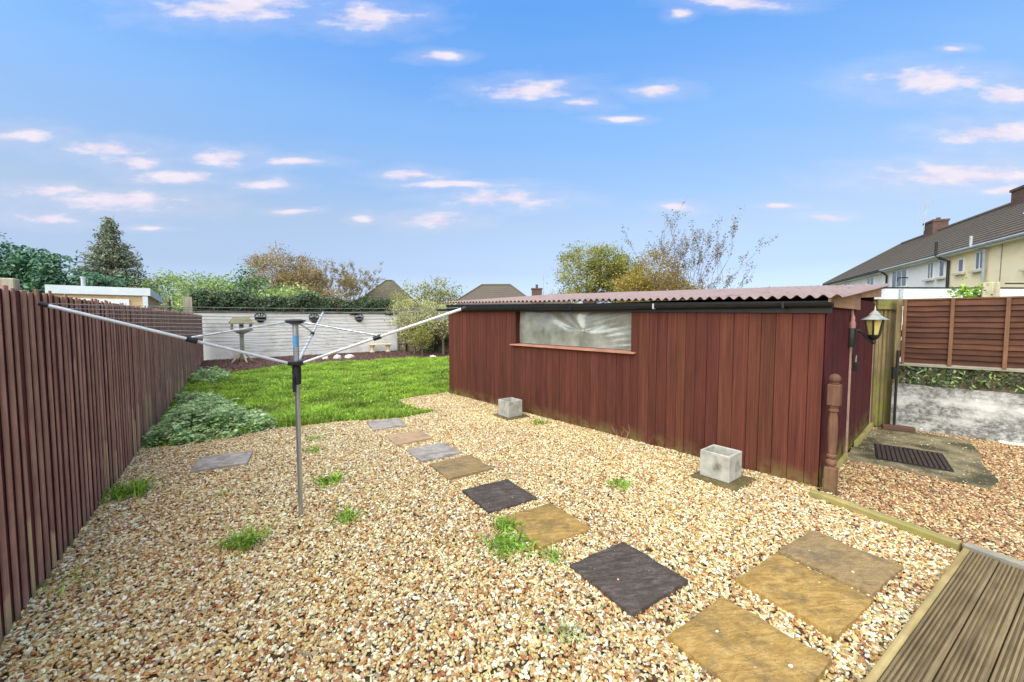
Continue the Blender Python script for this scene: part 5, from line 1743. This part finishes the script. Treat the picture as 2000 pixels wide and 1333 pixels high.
# garage with white fascia, beyond the fence
gar = thing('flat_roof_garage', 'small buff brick garage with white flat roof edge behind the fence', 'garage', (-11.38, 12.40, 0), math.atan2(-0.577, -0.8166))
# local x runs left along the front, local -y runs away along the fence
GW, GD = 2.12, 2.5
obj('wall', MB().box(0.06, GW - .05, -GD + .05, -0.06, -0.05, 2.60), M['brick_buff'], gar)
ft = [(-0.05, -GD), (GW + .03, -GD), (GW + .03, 0.03), (-0.05, 0.03)]
mb = MB()
zs = [2.66, 2.74, 2.84, 2.83]
mb.add([(x_, y_, 2.60 if i_ != 0 else 2.46) for i_, (x_, y_) in enumerate(ft)] + [(x_, y_, z_) for (x_, y_), z_ in zip(ft, zs)],
       [(0, 3, 2, 1), (4, 5, 6, 7), (0, 1, 5, 4), (1, 2, 6, 5), (2, 3, 7, 6), (3, 0, 4, 7)])
obj('roof_fascia', mb, M['white_metal'], gar)
obj('corner_pier', MB().box(0.02, 0.14, -0.05, 0.01, -0.05, 2.58), M['white_metal'], gar)
gd_ = obj('garage_door', MB().box(0.45, 1.75, -0.058, -0.02, 0.0, 2.48), M['upvc'], gar)
obj('door_panel', MB().box(0.53, 1.67, -0.018, -0.010, 0.1, 2.36), M['white_metal'], gd_)
obj('vent_pipe', MB().tube([(1.55, -0.7, 2.7), (1.55, -0.7, 3.12)], 0.05, 10).tube([(1.55, -0.7, 3.12), (1.55, -0.7, 3.16)], 0.065, 10), M['gutter_grey'], gar)
# little rail fence right of the garage
hf = thing('rail_fence', 'low grey rail fence between the garage and the pale double post', 'fence', (-13.0, 15.0, 0), math.atan2(0.4, -1.9) + math.pi)
for xx in (0.0, 0.75, 1.5):
    obj('post', MB().box(-1.5 + xx - .04, -1.5 + xx + .04, -.04, .04, 0, 2.62), M['greyboard'], hf)
for z in (2.3, 2.52):
    obj('rail', MB().box(-1.6, 0.1, -.065, -.041, z, z + 0.09), M['greyboard'], hf)

# ------------------------------------------------------------------ terrace on the right
TA = (27.888, 35.424)
TANG = math.atan2(-0.91042, -0.41369)
ZE, ZR, RUN = 5.0, 7.62, 3.75


def window(parent, x0, x1, z0, z1, bars=1, frame='upvc', sill=True, yw=0.25):
    w = obj('window', MB().box(x0, x1, yw - 0.03, yw - 0.004, z0, z0 + .06).box(x0, x1, yw - 0.03, yw - 0.004, z1 - .06, z1).box(x0, x0 + .06, yw - 0.03, yw - 0.004, z0 + .061, z1 - .061).box(x1 - .06, x1, yw - 0.03, yw - 0.004, z0 + .061, z1 - .061), M[frame], parent)
    obj('glass', MB().box(x0 + .06, x1 - .06, yw - 0.012, yw - 0.003, z0 + .06, z1 - .06), M['glass_dark'], w)
    for k in range(bars):
        xx = x0 + (x1 - x0) * (k + 1) / (bars + 1)
        obj('glazing_bar', MB().box(xx - .03, xx + .03, yw - 0.028, yw - 0.013, z0 + .061, z1 - .061), M[frame], w)
    if sill:
        obj('sill', MB().box(x0 - .12, x1 + .12, yw - 0.16, yw - 0.031, z0 - .09, z0 - .002), M['sillstone'], w)
    return w


def terrace_house(x0, x1, hip, wallm, label, courses=15):
    h = thing('terraced_house', label, 'house', (TA[0], TA[1], 0), TANG, 'terraced houses on the right')
    obj('wall', MB().box(x0 + (0.3 if hip else 0.002), x1, 0.25, 7.2, -0.05, 4.86), M[wallm], h)
    mb = MB()
    for side in (0, 1):
        ys = (-0.08, RUN) if side == 0 else (2 * RUN + .08, RUN)
        for k in range(courses):
            t0, t1 = k / courses, (k + 1) / courses
            xa0, xa1 = x0 + hip * t0, x0 + hip * t1
            y0_, y1_ = ys[0] + (ys[1] - ys[0]) * t0, ys[0] + (ys[1] - ys[0]) * t1
            z0_, z1_ = ZE - 0.02 + (ZR - ZE) * t0, ZE - 0.02 + (ZR - ZE) * t1
            lp_ = 0.045
            V = [(xa0, y0_, z0_), (x1, y0_, z0_), (x1, y0_, z0_ + lp_), (xa0, y0_, z0_ + lp_), (x1, y1_, z1_), (xa1, y1_, z1_)]
            mb.add(V, [(0, 1, 2, 3), (3, 2, 4, 5)] if side == 0 else [(3, 2, 1, 0), (5, 4, 2, 3)])
    if hip:
        for k in range(courses):
            t0, t1 = k / courses, (k + 1) / courses
            f = lambda t_, e_: (x0 + hip * t_, (-0.08 + (RUN + .08) * t_) if e_ == 0 else (2 * RUN + .08 - (RUN + .08) * t_), ZE - 0.02 + (ZR - ZE) * t_)
            a0, a1, b1, b0 = f(t0, 1), f(t0, 0), f(t1, 0), f(t1, 1)
            A0, A1 = (a0[0], a0[1], a0[2] + .045), (a1[0], a1[1], a1[2] + .045)
            mb.add([a0, a1, A1, A0, b1, b0], [(0, 1, 2, 3), (3, 2, 4, 5)])
    rf_ = obj('roof', mb, M['tiles'], h)
    rm = MB().tube([(x0 + hip, RUN, ZR + 0.01), (x1, RUN, ZR + 0.01)], 0.12, 8)
    if hip:
        rm.tube([(x0 + hip, RUN, ZR + 0.0), (x0 - .02, -0.08, ZE)], 0.10, 6).tube([(x0 + hip, RUN, ZR), (x0 - .02, 2 * RUN + .08, ZE)], 0.10, 6)
    obj('ridge_tiles', rm, M['tiles'], rf_)
    obj('soffit', MB().box(x0 + .01, x1 - .002, -0.06, 0.248, 4.80, 4.862), M['upvc'], h)
    return h, rf_


def gutter(h, x0, x1, mat):
    obj('gutter', MB().tube([(x0, -0.10, 4.90), (x1, -0.10, 4.88)], 0.065, 8), M[mat], h, smooth=True)


h1, r1 = terrace_house(0.0, 11.75, 3.9, 'render_white', 'far white house with hipped roof end at the end of the terrace')
gutter(h1, 0.0, 11.75, 'black_paint')
window(h1, 8.7, 9.9, 4.05, 4.76, 1)
window(h1, 4.5, 5.6, 4.05, 4.76, 1)
h2, r2 = terrace_house(11.75, 18.2, 0.0, 'render_white', 'white middle house of the terrace with wide window and dark downpipes')
gutter(h2, 11.76, 18.2, 'gutter_grey')
window(h2, 12.45, 14.3, 3.72, 4.76, 2)
window(h2, 16.40, 16.98, 3.90, 4.76, 1)
window(h2, 17.45, 17.92, 3.90, 4.76, 0)
obj('downpipe', MB().tube([(11.80, -0.12, 4.86), (11.90, 0.05, 4.70), (11.95, 0.16, 4.55), (11.95, 0.17, 0.0)], 0.05, 8), M['black_metal'], h2, smooth=True)
obj('lamp_arm', MB().tube([(14.35, 0.24, 4.22), (14.55, -0.25, 4.18), (14.55, -0.25, 4.0)], 0.03, 6), M['black_metal'], h2)
h3, r3 = terrace_house(18.2, 31.0, 0.0, 'render_cream', 'cream rendered house nearest on the right with grey gutter')
gutter(h3, 18.21, 31.0, 'gutter_grey')
window(h3, 18.95, 19.40, 3.96, 4.60, 0)
window(h3, 20.15, 20.75, 3.94, 4.74, 1)
window(h3, 23.05, 24.4, 3.68, 4.72, 1)
obj('downpipe', MB().tube([(18.05, -0.16, 5.55), (18.05, -0.16, 4.95), (18.15, -0.05, 4.75), (18.35, 0.17, 4.6), (18.35, 0.17, 0.0)], 0.055, 8), M['black_metal'], h3, smooth=True)
obj('soil_pipe', MB().tube([(20.95, 0.12, 3.4), (20.95, 0.12, 4.75), (20.6, -0.14, 4.9), (20.6, -0.14, 5.35)], 0.055, 8), M['gutter_grey'], h3, smooth=True)
obj('cable', MB().tube([(21.7, 0.235, 3.0), (21.72, 0.235, 4.8)], 0.012, 5), M['line'], h3)
for (xa, xb, t_) in [(20.2, 21.1, 0.42), (21.35, 22.5, 0.40)]:
    y_, z_ = -0.08 + (RUN + .08) * t_, ZE + (ZR - ZE) * t_ + 0.07
    dz_ = (ZR - ZE) / (RUN + .08)
    obj('rooflight', MB().hexa([(xa, y_, z_), (xb, y_, z_), (xb, y_ + .35, z_ + .35 * dz_), (xa, y_ + .35, z_ + .35 * dz_), (xa, y_, z_ + .05), (xb, y_, z_ + .05), (xb, y_ + .35, z_ + .05 + .35 * dz_), (xa, y_ + .35, z_ + .05 + .35 * dz_)]), M['skylight'], r3)


def chimney(parent, x, y, w, d, z0, z1, aerial=False):
    c = obj('chimney', MB().box(x - w / 2, x + w / 2, y - d / 2, y + d / 2, z0, z1).box(x - w / 2 - .05, x + w / 2 + .05, y - d / 2 - .05, y + d / 2 + .05, z1 + .002, z1 + .12), M['brick_red'], parent)
    for s in (-1, 1):
        obj('chimney_pot', MB().lathe([(0.12, z1 + .122), (0.10, z1 + .26), (0.12, z1 + .28)], 10, (x + s * w * .22, y, 0)), M['brick_red'], c, smooth=True)
    if aerial:
        m = MB().tube([(x - .3, y - d / 2 - .07, z1 - 0.4), (x - .3, y - d / 2 - .07, z1 + 1.75)], 0.03, 6)
        for k in range(6):
            m.tube([(x - .3 - .0, y - d / 2 - .5, z1 + 0.5 + k * .2), (x - .3, y - d / 2 + .35, z1 + 0.5 + k * .2)], 0.013, 4)
        obj('aerial', m, M['gutter_grey'], parent)
    return c


chimney(h1, 8.35, RUN, 1.1, 0.75, 6.9, 8.2, True)
chimney(h2, 16.35, RUN, 1.0, 0.8, 6.9, 8.05)

# white flat-roofed extension in front of the terrace
ex = thing('flat_extension', 'low white flat-roofed extension seen over the lap fence', 'extension', (10.35, 11.0, 0), R(1.5))
obj('wall', MB().box(0.05, 6.5, 0.05, 4.0, -0.05, 2.42), M['render_white'], ex)
obj('fascia', MB().box(0.0, 6.6, 0.0, 4.05, 2.423, 2.72), M['white_metal'], ex)
obj('roof_edge', MB().box(-0.02, 6.62, -0.02, 4.07, 2.723, 2.755), M['black_metal'], ex)
obj('drip_line', MB().box(0.0, 6.6, 0.02, 0.045, 2.395, 2.4215), M['black_metal'], ex)
obj('downpipe', MB().tube([(0.42, -0.05, 2.70), (0.42, -0.05, 0.0)], 0.04, 8), M['gutter_grey'], ex)
obj('rail', MB().tube([(3.4, -0.03, 2.86), (6.6, -0.03, 2.86)], 0.018, 6).tube([(4.1, -0.03, 2.74), (4.1, -0.03, 2.86)], 0.015, 6).tube([(5.4, -0.03, 2.74), (5.4, -0.03, 2.86)], 0.015, 6), M['black_metal'], ex)
